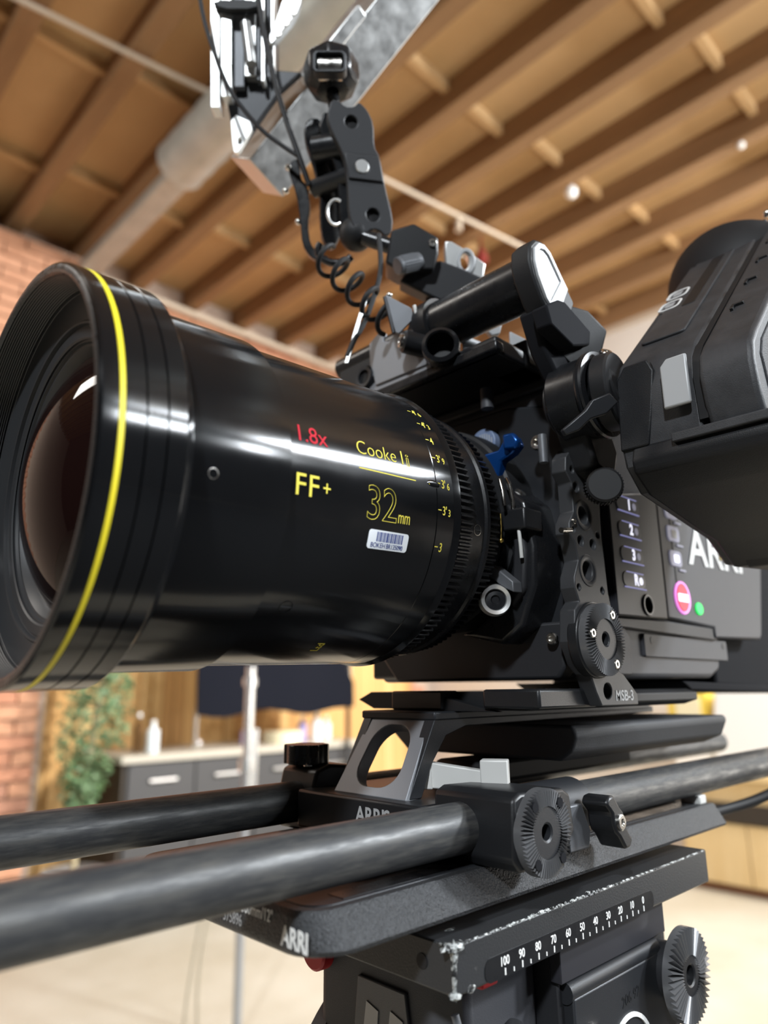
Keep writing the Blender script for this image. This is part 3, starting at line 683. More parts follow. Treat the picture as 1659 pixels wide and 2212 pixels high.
text('lettering', '206 92', 4.2, flat(Fr((209, -67.1, -191.5), (1, 0, .1), (0, 0, 1), (0, -1, 0))), 'black', th, xs=.95)
fb = Fr((0, 0, 0), (0, -1, 0), (0, 0, 1), (-1, 0, 0))
part('front_body', G().prism([(118, 27), (118, -40), (124, -52), (168, -52), (168, 34), (126, 34)], Fr((0, 0, 0), (1, 0, 0), (0, 1, 0), (0, 0, 1)), -330, -157.2), 'body', th, bev=2.5)
part('front_cheek', G().cyl((160, 34, -236), (160, 22, -236), 58, n=72, ch=2), 'body', th)
part('front_badge', G().prism([(-2, -172), (26, -172), (30, -196), (20, -215), (2, -215), (-4, -190)], Fr((117.5, 0, 0), (0, -1, 0), (0, 0, 1), (-1, 0, 0)), -1, 1.2), 'grey', th, bev=.6)
for k, y in enumerate((4, 18)):
    part('badge_stripe', G().prism([(y, -180), (y+7, -182), (y+4, -215), (y-6, -215)], Fr((116.2, 0, 0), (0, -1, 0), (0, 0, 1), (-1, 0, 0)), -.2, .4), 'silver', th)
part('knob', G().cyl((112, 27, -168), (122, 27, -168), 8, n=28, ch=1.), 'redp', th, label='dark red plastic knob')
part('release_button', G().box(120, 130, -62, -52, -163, -157.2), 'redp', th, bev=1., label='red plastic release button')
part('inner_post', G().prism([(140, -157.2), (168, -157.2), (168, -260), (140, -260)], Fr((0, 0, 0), (1, 0, 0), (0, 0, 1), (0, -1, 0)), 20, 50), 'bodyd', th, bev=1)
part('brake_lever', G().tube([(116, -52, -172), (118, -57, -190), (122, -60, -215)], 1.6, 12), 'grey', th)
part('round_knob', G().cyl((150, -50, -190), (140, -66, -193), 8, n=32, ch=1), 'bodyd', th)
part('rear_post', G().box(282, 300, -44, 40, -240, -157.2), 'bodyd', th, bev=1)
part('rear_pin', G().cyl((300, -30, -178), (318, -30, -180), 2.2, n=16), 'black', th)
part('pan_bar', G().cyl((268, -30, -236), (640, -190, -330), 8, n=28), 'blacks', th)
# tripod bowl, legs reach the floor (below the picture)
part('bowl', G().lathe([(0, 46), (30, 52), (60, 40), (62, 0)], Fr((190, 0, -250), (0, 0, -1), (1, 0, 0), (0, 1, 0)), 48), 'bodyd', th)
for a in (90, 210, 330):
    c, s_ = math.cos(math.radians(a)), math.sin(math.radians(a))
    part('leg', G().tube([(190+c*30, s_*30, -295), (190+c*430, s_*430, -1164)], 15, 16), 'blackm', th)

# ================================================================ bridge plate on the rods
bp = thing('bridge_plate', 'black rod bridge plate with side rosette and grey locking lever', 'bridge plate', (150, 0, -123))
part('cross_block', G().box(112, 190, -40, 40, -118.2, -101.5), 'black', bp, bev=1.2)
part('clamp_block', G().prism([(123, -96.5), (128, -94.5), (157, -95.5), (162, -98), (164, -112), (156, -120), (150, -122.4), (126, -122.4), (122, -118)], Fr((0, 0, 0), (1, 0, 0), (0, 0, 1), (0, -1, 0)), 38, 78), 'black', bp, bev=1.4)
rosette(bp, (138.5, -82.6, -109.3), (0, -1, 0), (0, 0, 1), R=15.9, rin=9.4, teeth=60, depth=2.1, hole=3., base=3., mbase='gun')
for a in (50, 130, 230, 310):
    c, s_ = math.cos(math.radians(a))*13, math.sin(math.radians(a))*13
    part('socket_shade', G().cyl((138.5+c, -81.2, -109.3+s_), (138.5+c, -82.9, -109.3+s_), 1.9, n=14), 'dull', bp)  # dark discs paint the shade of the sockets; nothing is sunk
part('rod_collar', G().cyl((162, -52, -109), (204, -52, -109), 12.2, n=48, ch=1.), 'gun', bp)
part('collar_lug', G().prism([(176, -106), (190, -106), (196, -118), (194, -125), (178, -125)], Fr((0, 0, 0), (1, 0, 0), (0, 0, 1), (0, -1, 0)), 60, 66), 'grey', bp, bev=.8)
wk = part('wing_knob', G().prism([(-6, -3.2), (-12, -5.5), (-13.5, -2), (-12, 2), (-5, 3.6), (-2, 5), (2, 5), (5, 3.6), (12, 5.5), (13.5, 2), (12, -2), (5, -3.4), (2, -5), (-2, -5)], Fr((199, -76, -113.5), (.45, 0, -.9), (.9, 0, .45), (0, -1, 0)), -10, 3.), 'black', bp, bev=1.2)
screw(wk, (199, -79, -113.5), (0, -1, 0), 3.4, 1.2)
part('clamp_block', G().prism([(120, -102), (122, -94), (131, -91.5), (148, -93), (152, -100), (152, -122), (120, -122)], Fr((0, 0, 0), (1, 0, 0), (0, 0, 1), (0, -1, 0)), -66, -38), 'black', bp, bev=1.6)
kn = G(); kp = []
for i in range(48):
    r = 11.5 if (i//4) % 2 == 0 else 10.2; kp.append((math.cos(i*math.pi/24)*r, math.sin(i*math.pi/24)*r))
part('clamp_knob', kn.prism(kp, Fr((128, 54, -92), (1, 0, 0), (0, 1, 0), (0, 0, 1)), 0, 9.5), 'blacks', bp, bev=.5)
screw(bp, (124, 47, -92.5), (0, 0, 1), 2.6, 1.6)
text('lettering', 'ARRI', 6.2, flat(Fr((111.9, -2, -111), (0, -1, 0), (0, 0, 1), (-1, 0, 0))), 'greyprint', bp, xs=.95, bold=.2)
text('lettering', 'S', 6.2, flat(Fr((111.9, -19.5, -111), (0, -1, 0), (0, 0, 1), (-1, 0, 0))), 'greyprint', bp, xs=.9, bold=.2)
# leaning front riser with an oval window
n_ = V(32, 0, -20).normalized(); upv = V(20, 0, 32).normalized()   # face leans back
fr = Fr((119, -2, -101.5), (0, -1, 0), upv, (-.85, 0, .53))
ho = rrect(-13.5, 13.5, 4.2, 35, 11, 7)
ho = [(x*(1-.006*(y-18)), y) for x, y in ho]
part('front_riser', G().prism([(-23.5, 0), (23.5, 0), (20, 38), (-20, 38)], fr, -7, 0, [ho]), 'bridge', bp, bev=.5)
part('side_arch', G().prism([(121, -101.5), (129, -101.5), (136, -88), (146, -76.5), (160, -72.8), (350, -71.5), (350, -68), (139, -68.4)], Fr((0, 0, 0), (1, 0, 0), (0, 0, 1), (0, -1, 0)), 19, 25.5), 'gun', bp, bev=.5)
part('side_arch', G().prism([(121, -101.5), (129, -101.5), (136, -88), (146, -76.5), (160, -72.8), (350, -71.5), (350, -68), (139, -68.4)], Fr((0, 0, 0), (1, 0, 0), (0, 0, 1), (0, -1, 0)), -22, -16), 'gun', bp, bev=.5)
part('top_rail', G().box(138, 345, -26, 23, -69.6, -65.8), 'gun', bp, bev=.8)
part('rear_web', G().prism([(176, -101.5), (330, -101.5), (330, -91), (182, -91)], Fr((0, 0, 0), (1, 0, 0), (0, 0, 1), (0, -1, 0)), -14, 18), 'rubber', bp, bev=2)
part('locking_lever', G().prism([(0, -5.6), (26, -6.5), (26, 2), (0, 5.5)], Fr((136, -22, -92.5), (.53, -.85, 0), (0, 0, 1), (-.85, -.53, 0)), -4.5, 1.5), 'lever', bp, bev=.6)
part('lever_tip', G().prism([(24, -7.6), (36, -7.6), (36, 6.8), (24, 6.8)], Fr((136, -22, -92.8), (.53, -.85, 0), (0, 0, 1), (-.85, -.53, 0)), -6.5, 2.6), 'lever', bp, bev=.6)
part('lever_root', G().prism([(-14, -6), (3, -6), (2, 7), (-3, 7)], Fr((136, -22, -92.5), (.53, -.85, 0), (0, 0, 1), (-.85, -.53, 0)), -5.5, 2.6), 'lever', bp, bev=.6)

# sliding camera plate
sp = thing('sliding_plate', 'thin black camera plate with pointed V edges, on top of the bridge riser', 'plate', (230, 0, -66))
part('plate', G().prism([(50, -61), (40, -57), (-62, -57), (-68, -59), (-68, -63), (-60, -65.6), (38, -65.6)], Fr((0, 0, 0), (0, 1, 0), (0, 0, 1), (1, 0, 0)), 160, 320), 'blackm', sp, bev=.5)
part('front_lug', G().box(150, 162, -20, 14, -65.6, -56.6), 'black', sp, bev=1)
part('pointer', G().prism([(-50, -66), (-14, -58.5), (-14, -66)], Fr((152, 0, 0), (0, 1, 0), (0, 0, 1), (1, 0, 0)), 0, 5), 'black', sp, bev=.4)
lug = part('screw_lug', G().prism([(150, -74), (196, -74), (206, -66), (206, -44), (150, -44)], Fr((0, 0, 0), (1, 0, 0), (0, 1, 0), (0, 0, 1)), -64.5, -56.2), 'black', sp, bev=1.2)
for x in (172, 182, 192): part('screw_hole', G().cyl((x, -60, -56.6), (x, -60, -56.0), 2.6, n=20), 'blacks', sp)

# shoulder pad
pd = G(); rings = []
for i in range(15):
    t = i/14; x = 196+t*166; lift = 0 if t > .35 else (1-t/.35)**1.6*10
    rings.append([V(x, -66+lift*.6, -73), V(x, -67+lift*.5, -76-lift*.2), V(x, -63+lift*.4, -85), V(x, -52, -89.5), V(x, 48, -89.5), V(x, 60, -80), V(x, 60, -73)])
o = part('shoulder_pad', pd.quadstrip(rings), 'pad', None, bev=2.5, seg=3)
tag(o, 'thick dark rubber shoulder pad under the camera base', 'shoulder pad')
FS = Fr((0, 0, 0), (1, 0, 0), (0, 0, 1), (0, -1, 0))     # side plane: (x, z), outward = toward viewer
FX = Fr((0, 0, 0), (0, -1, 0), (0, 0, 1), (-1, 0, 0))    # front plane: (-y, z), outward = forward
# ================================================================ camera body
cb = thing('cinema_camera', 'boxy dark grey digital cinema camera with lit side buttons, behind the lens', 'camera', (300, 0, -52))
part('body', G().prism([(193, -23), (372, -24), (372, 98), (193, 98)], FS, -68, 66), 'body', cb, bev=4, seg=3)
part('lower_body', G().prism([(193, -52), (352, -51), (366, -46), (372, -24), (193, -22)], FS, -66, 65), 'body', cb, bev=3, seg=3)
part('front_plate', G().prism([(-66, -50), (66, -50), (69, -40), (69, 44), (73, 50), (74, 72), (66, 84), (40, 90), (-66, 92)], Fr((186, 0, 0), (0, -1, 0), (0, 0, 1), (-1, 0, 0)), -10, 0), 'gun', cb, bev=1.5)
part('lower_front', G().prism([(-38, -52), (66, -52), (70, -46), (70, -26), (-30, -26), (-52, -36)], Fr((180, 0, 0), (0, -1, 0), (0, 0, 1), (-1, 0, 0)), -8, 2), 'bodyd', cb, bev=1.5)
MF = Fr((0, -1-.0096*175, 16.7+.0269*175), LD, LY, LZ)
part('lens_mount', G().lathe([(160.5, 44), (161, 51), (165, 52), (166, 53.5), (178, 54), (182, 53), (190, 50)], Fr((0, -1.7, 21.4), LD, LY, LZ), 96), 'blackm', cb)
part('mount_housing', G().prism([(20, -30), (46, -36), (58, -28), (66, -10), (67, 8), (63, 30), (52, 40), (44, 38), (52, 20), (54, 2), (46, -18), (30, -28)], Fr((164, 0, 0), (0, -1, 0), (0, 0, 1), (-1, 0, 0)), -24, 0), 'blacks', cb, bev=3, seg=3)
part('housing_step', G().prism([(54, -20), (62, -12), (64, 6), (60, 26), (54, 30), (57, 10)], Fr((161, 0, 0), (0, -1, 0), (0, 0, 1), (-1, 0, 0)), -6, 0), 'bodyd', cb, bev=1.5)
FXm = Fr((163, 0, 0), (0, -1, 0), (0, 0, 1), (-1, 0, 0))
part('locking_lever', G().prism([(34, 59), (40, 54.5), (46, 52), (48, 43), (51, 43.5), (53, 51), (60, 53.5), (64, 57), (62, 62), (57, 63), (52, 57), (44, 57), (37, 61)], FXm, -3, 3), 'blue', cb, bev=1., label='blue anodised lens locking lever')
part('lever_head', G().prism([(57, 55), (64, 54), (66, 58), (63, 62.5), (57, 63)], FXm, 2, 6), 'blue', cb, bev=1.2)
bd = part('badge', G().prism(circ(27.5, 71.5, 8.2, 32), Fr((181, 0, 0), (0, -1, 0), (0, 0, 1), (-1, 0, 0)), -4, .8), 'badge', cb, bev=.5, label='round pale blue maker badge')
for i in range(9):
    y = 21.5+i*1.5; h = math.sqrt(max(0, 6.5**2-(y-27.5)**2))*.8
    part('badge_bar', G().box(179.8, 180.15, -y-.45, -y+.1, 71.5-h, 71.5+h), 'silver', bd)
screw(cb, (175.8, -66, 60.5), (-1, 0, 0), 4.0, 3.2)
screw(cb, (175.8, -66, -34), (-1, 0, 0), 2.8, 2.0)
part('pin_rod', G().cyl((170, -71, 48), (170, -71, 62), 2.2, n=16), 'grey', cb)
part('screw', G().cyl((178, -52, 36), (168, -55, 35), 3.4, n=20, ch=.6), 'steel', cb)
# hose clamp style follow-ring lever and its wires on the mount
part('ring_clamp', G().box(156, 170, -68, -55, 15, 25), 'black', cb, bev=1)
part('wire_loop', G().tube([(160, -59, 24), (158, -60.5, 30), (157, -60, 37), (159, -57, 41)], 1.0), 'steel', cb)
part('wire_loop', G().tube([(152, -60, 26), (151, -60, 33), (152, -58, 39)], .8), 'steel', cb)
part('wire_loop', G().tube([(158, -63, 15), (158, -63.5, 8), (159, -63, 2)], .9), 'lever', cb)
part('pointer_tip', G().sphere((150, -58.5, 9.5), 1.2), 'brass', cb)
part('pointer_wire', G().tube([(150, -58.5, 9.5), (150, -59, 15), (150, -59, 22)], .35), 'brass', cb)
sc = part('clip_ring', G().lathe([(0, 5.0), (-1, 6.6), (6, 7.6), (9, 7.2), (9, 5.2), (2, 4.6)], Fr((150, -54, -17), (.72, .68, .1), (.68, -.72, 0), (0, 0, 1)), 40, True), 'aluw', cb, label='bright metal clamp ring')
part('clip_core', G().lathe([(1.5, 4.8), (1.2, 2.2), (2.2, 1.6), (2.2, 0)], Fr((150, -54, -17), (.72, .68, .1), (.68, -.72, 0), (0, 0, 1)), 32), 'blacks', cb)
part('clip_arm', G().prism([(44, -3), (50, 0), (61, -9), (61, -14), (56, -11.5)], Fr((157, 0, 0), (0, -1, 0), (0, 0, 1), (-1, 0, 0)), -4, 3), 'grey', cb, bev=.6)
# control side
sp_ = part('control_strip', G().prism([(229, -20.5), (286, -19), (286, 51), (276, 53), (236, 45), (229, 41)], FS, 66, 71), 'strip', cb, bev=1.)
part('control_panel', G().prism([(288, -18.5), (352, -20.5), (352, -27), (430, -24.5), (434, -21), (452, 30), (452, 60), (430, 80), (300, 80), (288, 52)], FS, 62, 70), 'body', cb, bev=1.5)
part('strip_ledge', G().prism([(232, -26), (356, -28), (356, -20.5), (286, -19.5), (230, -20.8)], FS, 64, 69), 'bodyd', cb, bev=.8)
part('service_cover', G().prism(rrect(263, 376, -40, -27.5, 1.5), FS, 64, 66.8), 'body', cb, bev=.4)
for x in (272, 370): part('screw', G().cyl((x, -66.6, -31), (x, -67.0, -31), 2., n=16), 'bodyd', cb)
part('corner_cover', G().prism([(200, -50), (245, -50), (247, -46), (247, -30), (240, -24), (200, -24)], FS, 64, 67.4), 'body', cb, bev=1)
for i, (z, c_) in enumerate(((41, '1'), (27, '2'), (13, '3'), (-.5, 'R'))):
    b_ = part('button', G().prism(rrect(237, 262, z-4.2, z+4.2, 4.0), FS, 70.6, 71.4), 'btn', cb, bev=.3)
    part('button_glow', G().prism(rrect(238, 262, z-4.6, z-3.9, .34), FS, 71.2, 71.5), 'litblue', b_)
    part('button_glow', G().prism(rrect(241, 260, z+3.7, z+4.3, .29), FS, 71.2, 71.5), 'litblue', b_)
    text('lettering', c_, 5.6, flat(Fr((249.0, -71.5, z-2.4), (1, 0, 0), (0, 0, 1), (0, -1, 0))), 'lit', b_, xs=.9, bold=.3)
    part('button_icon', G().prism(circ(256.5, z, 2.1, 16), FS, 71.4, 71.6), 'litdim' if i < 3 else 'lit', b_)
part('dial_button', G().lathe([(0, 0), (0, 4.2), (.4, 4.6), (1.0, 4.6), (1., 5.6), (.2, 6.2)], Fr((262, -71, -12.8), (0, -1, 0), (1, 0, 0), (0, 0, 1)), 32), 'btn', cb)
part('groove_line', G().box(303.5, 305.5, -70.3, -69.5, 2, 52), 'bodyd', cb)
for z in (47, 33, 18):
    b_ = part('soft_button', G().prism(rrect(297.5, 313.5, z-4.8, z+4.8, 3), FS, 69.6, 70.8), 'litdim', cb, bev=.4)
    part('button_icon', G().prism(rrect(302.5, 309.5, z-2.4, z+2.4, 1.2), FS, 70.7, 71.), 'lever' if z > 20 else 'lit', b_)
    part('button_icon', G().box(309, 317, -70.9, -70.2, z-7, z-5.9), 'litdim', b_)
rc = part('record_button', G().prism(circ(309, -5, 10.5, 40, 9.8), FS, 69.4, 70.9), 'litpink', cb, bev=.5, label='glowing pink ringed red record button')
part('button_face', G().prism(circ(308, -5, 7.6, 36, 8.2), FS, 70.8, 71.4), 'litred', rc)
part('button_bar', G().prism(rrect(301, 314.5, -7.6, -2.9, .6), FS, 71.3, 71.7), 'lit', rc)
part('status_light', G().prism(circ(331, -10, 5.2, 28, 3.8), FS, 69.4, 70.9), 'litgreen', cb, bev=.4, label='small green status light')
lf = Fr((325, -70.1, 17.6), (1, 0, .035), (.04, 0, 1), (0, -1, 0))
text('lettering', 'ARRI', 22.5, flat(lf), 'white', cb, xs=1.28, bold=.6, thick=.4)['label'] = 'large pale maker lettering'
part('badge', G().prism([(372, 24), (384, 28), (392, 44), (376, 46), (370, 36)], FS, 69.5, 71.2), 'olive', cb, bev=.5)
part('battery', G().prism([(374, -57), (560, -62), (560, 90), (374, 90)], FS, -66, 58), 'dull', cb, bev=4, seg=3)
part('rear_plate', G().prism([(318, -52.5), (560, -58), (560, -62), (330, -58)], FS, -60, 61), 'dull', cb, bev=1)
part('top_cover', G().box(193, 372, -66, 66, 97, 104), 'bodyd', cb, bev=2)

# ================================================================ side bracket
sb = thing('side_bracket', 'perforated dark grey side bracket with toothed rosette, printed MSB-3', 'bracket', (190, -80, -64))
out = [(181, 56), (192, 58), (198, 54), (200, 44), (203, 36), (202, 14), (203, 4), (204, -12), (206, -20), (206, -48), (212, -50), (224, -59), (224, -64), (190, -64), (186, -58), (182, -50), (176, -46), (171, -36), (173, -22), (177.5, -18), (174.5, -12), (175, -7), (179.5, 1), (177.5, 9), (173.5, 13), (174, 18), (178.5, 24), (178.5, 38), (174, 43), (175, 50)]
H = [circ(187, 50.5, 4.6, 20), circ(186.5, 23.5, 4.4, 20), circ(186.8, -3, 4.4, 20), circ(182.3, 36.5, 2.7, 14), circ(182.6, 10.5, 2.7, 14), circ(193.3, 10.2, 2.7, 14), circ(177.2, 15.2, 1.5, 12), circ(198.5, 15.4, 1.6, 12), circ(198.6, -11.4, 1.7, 12), circ(177.8, -11.5, 1.5, 12), circ(196, -57.5, 3.6, 18), circ(193.5, 37.5, 2., 12), circ(179.6, 44.6, 1.7, 12)]
part('plate', G().prism(out, FS, 72, 80, H), 'gun2', sb, bev=.5)
for z in (50.5, 23.5, -3):
    part('hole_ring', G().lathe([(0, 5.0), (.35, 5.6), (.35, 7.2), (0, 7.6), (-.4, 7.4), (-.4, 5.1)], Fr((187, -80, z), (0, -1, 0), (1, 0, 0), (0, 0, 1)), 32, True), 'gun', sb)
rosette(sb, (188, -86.5, -34.8), (0, -1, 0), (0, 0, 1), R=16.2, rin=9.2, teeth=66, depth=2., hole=2.8, base=5, mbase='gun')
part('rosette_boss', G().prism(circ(188, -34.8, 17.2, 48), FS, 76, 81.5), 'black', sb, bev=.8)
for a in (62, 170, 300):
    c_, s_ = math.cos(math.radians(a))*12.6, math.sin(math.radians(a))*12.6; screw(sb, (188+c_, -85.4, -34.8+s_), (0, -1, 0), 2.1, 1.5)
text('lettering', 'MSB-3', 4.6, flat(Fr((202.5, -80.05, -61.8), (1, 0, 0), (0, 0, 1), (0, -1, 0))), 'silver', sb, xs=.98, bold=.1)
part('pin', G().cyl((176, -79, 14.8), (168, -79, 13.6), 1.3, n=14), 'steel', sb)
screw(sb, (177, -80.2, 19), (0, -1, 0), 1.4, 1.)
tk = part('thumb_knob', G().lathe([(0, 0), (0, 7.2), (1, 8.2), (9, 8.6), (10, 8.2), (10, 4), (20, 4)], Fr((180, -96, 34), (.8, .55, .12), (.55, -.8, 0), (0, 0, 1)), 40), 'rubber', sb)
for i in range(36):
    a = 2*math.pi*i/36; f = Fr((180, -96, 34), (.8, .55, .12), (.55, -.8, 0), (0, 0, 1))
    part('knurl', G().tube([f(2, math.cos(a)*8.4, math.sin(a)*8.4), f(9, math.cos(a)*8.7, math.sin(a)*8.7)], .42, 6), 'rubber', tk)
part('connector', G().box(201, 208, -84, -78, 43, 50), 'silver', sb, bev=.8)

# ================================================================ top plate
tpl = thing('top_plate', 'black camera top plate carrying knobs, a rail and grey front blocks', 'plate', (240, 0, 104))
part('plate', G().box(152, 340, -60, 58, 104, 113), 'black', tpl, bev=1.5)
part('front_lip', G().prism([(-60, 104), (62, 104), (62, 109), (-60, 110)], Fr((150, 0, 0), (0, -1, 0), (0, 0, 1), (-1, 0, 0)), -6, .5), 'blacks', tpl, bev=1)
part('front_block', G().prism([(-34, 107), (18, 107), (18, 116), (-26, 116), (-34, 112)], Fr((152, 0, 0), (0, -1, 0), (0, 0, 1), (-1, 0, 0)), -10, .8), 'bridge', tpl, bev=.6)
part('grey_plate', G().prism([(-29, 141), (-21, 145), (-18, 144.5), (-17, 138), (-13, 136.5), (-6, 140), (18, 134), (18, 112), (-24, 113), (-25.5, 119), (-28.5, 121)], Fr((151, 0, 0), (0, -1, 0), (0, 0, 1), (-1, 0, 0)), -3, 1), 'bridge', tpl, bev=.5)
part('cross_rail', G().cyl((158, 62, 137.5), (158, 8, 137.5), 7.2, n=36, ch=1), 'blacks', tpl)
part('rail_foot', G().box(152, 166, 18, 58, 112, 134), 'blackm', tpl, bev=1)
part('round_socket', G().lathe([(0, 4.2), (-1.2, 4.4), (-1.4, 6.6), (0, 7.2), (4, 7.2), (4, 4.2)], Fr((150, 33, 121), (1, 0, 0), (0, 1, 0), (0, 0, 1)), 32, True), 'gun', tpl)
part('socket_core', G().cyl((150.5, 33, 121), (152, 33, 121), 4.3, n=24), 'rubber', tpl)
k1 = part('clamp_screw', G().cyl((140, -8, 125), (162, -21, 121), 6.2, n=32, ch=1), 'black', tpl)
screw(k1, (140.1, -7.9, 125), (-.84, .5, .15), 4.0, 2.)
k2 = part('ring_knob', G().lathe([(4, 6.6), (0, 7.0), (-1, 7.8), (0, 9.6), (3, 10), (9, 9.8), (10, 9), (10, 0)], Fr((143, -32, 115), (.78, .6, .1), (.6, -.78, 0), (0, 0, 1)), 48), 'blacks', tpl)
part('knob_hollow', G().lathe([(4.2, 6.7), (9.4, 6.2), (9.4, 0)], Fr((143, -32, 115), (.78, .6, .1), (.6, -.78, 0), (0, 0, 1)), 40), 'rubber', k2)
part('flag_plate', G().prism([(-8.2, 12.4), (6.3, 4.8), (7.0, -.8), (-.8, -8.9), (-4.4, -7.4)], Fr((142.6, -4.2, 141.3), cR, cU, -cF), -1.2, 1.2), 'bridge', tpl, bev=.3)
part('flag_edge', G().tube([(134.3, -.6, 152.2), (139.0, -2.5, 131.6)], 1.1, 10), 'gun', tpl)
part('flag_pin', G().sphere((136.5, -2.0, 153.6), 1.7), 'steel', tpl)
part('flag_edge', G().tube([(146, -11.5, 147), (149.5, -13, 130)], 1.0, 10), 'lever', tpl)
hx = V(187.6, -33.1, 140.5)
part('hex_bolt', G().prism([(math.cos(math.radians(60*i+15))*4.6, math.sin(math.radians(60*i+15))*5.2) for i in range(6)], Fr(hx, cR, cU, -cF), -5, 2), 'silver', tpl, bev=.5)
part('steel_bar', G().tube([(172.6, -23.9, 131.), (188, -29, 128.2)], 2.6, 14), 'silver', tpl)
part('bar_plate', G().prism([(-5, 1), (5, -1), (4, -9), (-4, -9)], Fr((176, -26, 128), cR, cU, -cF), -2, 0), 'silver', tpl, bev=.4)
kp_ = part('name_panel', G().prism([(-7.9, 9.4), (.9, 5.2), (.9, 1.8), (5.4, 0), (7.5, -6.8), (.9, -6.0), (-7.7, -3.4)], Fr((203.2, -41.8, 130.2), cR, cU, -cF), -3, 0), 'silver', tpl, bev=.4)
text('lettering', 'KAP-', 3.2, flat(Fr(V(203.2, -41.8, 130.2)+cR*-5.5+cU*-2.2, cR*.95+cU*-.25, cU+cR*.2, -cF)), 'white', kp_, xs=.9)
screw(tpl, (183, -33.5, 119), (-.5, -.6, .5), 4.2, 3.)
part('wire_clip', G().tube([(185.7, -41.9, 117.5), (188, -45, 113), (190.9, -49.8, 105)], .9, 10), 'lever', tpl)
part('side_block', G().box(176, 240, -62, -40, 104, 119), 'blackm', tpl, bev=1.5)
part('side_block', G().box(196, 330, -60, 30, 112, 124), 'blackm', tpl, bev=1.5)
part('stop_peg', G().cyl((172, -38, 86), (172, -38, 97), 3.4, n=20), 'body', cb)

# ================================================================ viewfinder bracket
vb = thing('viewfinder_bracket', 'black tubular viewfinder bracket with capped end arm and swivel joint', 'bracket', (170, -70, 55))
part('tube', G().cyl((161, -12, 138), (161, -84, 138), 13.2, n=56, ch=.6), 'blacks', vb)
part('clamp_ring', G().lathe([(0, 12.8), (.5, 15.5), (9, 15.5), (9.5, 12.8)], Fr((161, -9, 138), (0, -1, 0), (1, 0, 0), (0, 0, 1)), 48), 'black', vb)
part('clamp_body', G().prism([(-2, 117), (14, 117), (14, 150), (8, 153), (0, 150), (-6, 136)], Fr((153, 0, 0), (0, -1, 0), (0, 0, 1), (-1, 0, 0)), -16, -2), 'black', vb, bev=1.5)
arm = [(140, 135), (141, 143), (145.5, 148), (151, 149.5), (158, 147.5), (164, 140.5), (177, 127), (170, 113), (157, 109), (148, 118), (142, 128)]
part('end_arm', G().prism(arm, FS, 79, 90), 'blackm', vb, bev=1.2)
part('lower_arm', G().prism([(150, 116), (176, 127), (196, 118), (202, 100), (198, 84), (170, 84), (158, 98)], FS, 75, 84), 'dull', vb, bev=1.5)
cap = [(142.5, 135), (143.0, 142), (147.0, 146.3), (151.5, 147.4), (156.5, 145.5), (162.0, 139.5), (170.0, 131), (160.0, 113.5), (157.0, 113.5), (150.0, 119), (144.5, 128)]
cap_in = [(145.0, 135.5), (145.6, 140.5), (148.4, 143.5), (151.6, 144.2), (154.8, 143), (159.4, 138), (164.0, 133), (154.0, 118.5), (146.6, 128.5)]
part('end_cap', G().prism(cap, FS, 89.5, 91.2, [cap_in]), 'silver', vb, bev=.4, label='cap rim painted pale for its sheen')  # pale colour of rim and inlay stands for the key light's sheen
part('cap_inlay', G().prism(cap_in, FS, 88, 90.4), 'silver', vb, label='inlay painted pale for its sheen')
part('cover_link', G().prism([(147.2, 113.6), (158.3, 120.5), (164, 121.5), (186, 114.2), (184, 106), (168.3, 100.1), (150.2, 104.8)], FS, 84, 92.6), 'dull', vb, bev=1.)
part('drop_link', G().prism([(-20, 16), (4, 15), (17, 7), (14, -10), (2, -18), (-14, -8), (-22, 0)], Fr((182, -86, 111), (.93, -.36, 0), (0, -.2, 1), (-.36, -.92, -.2)), -8, 3), 'blackm', vb, bev=1.5)
part('swivel', G().cyl((180, -79, 77), (180, -96, 77), 19.5, n=64, ch=1.), 'blacks', vb)
part('swivel_ring', G().lathe([(0, 17), (.4, 20.6), (1.4, 21), (2.2, 20), (2.8, 21), (4, 20.6), (4.4, 17)], Fr((180, -95.5, 77), (0, -1, 0), (1, 0, 0), (0, 0, 1)), 64), 'blacks', vb)
part('swivel_outer', G().cyl((180, -99, 77), (181, -107.4, 77), 18.2, n=56, ch=1.), 'black', vb)
part('swivel_hub', G().cyl((180, -75, 77), (180, -80, 77), 15, n=48, ch=1.), 'black', vb)
part('swivel_neck', G().cyl((181, -100, 79), (182, -107.6, 80), 14, n=40, ch=1.), 'blackm', vb)
screw(vb, (176, -104, 94), (-.4, -.6, .7), 3., 2.)
part('drop_tail', G().prism([(170, 70), (196, 70), (204, 55), (198, 40), (182, 44)], FS, 76, 92), 'blackm', vb, bev=2)
part('lock_lever', G().prism([(-14, -2.4), (-8, -3.6), (-1, -2.2), (6, -4), (13, -2.5), (12, 3), (4, 4.6), (-1, 2.4), (-8, 1.4), (-14, .6)], Fr((158, -103, 60), cR*.84+cU*.54, cU*.84-cR*.54, -cF), -2.5, 2.5), 'gun', vb, bev=.7)

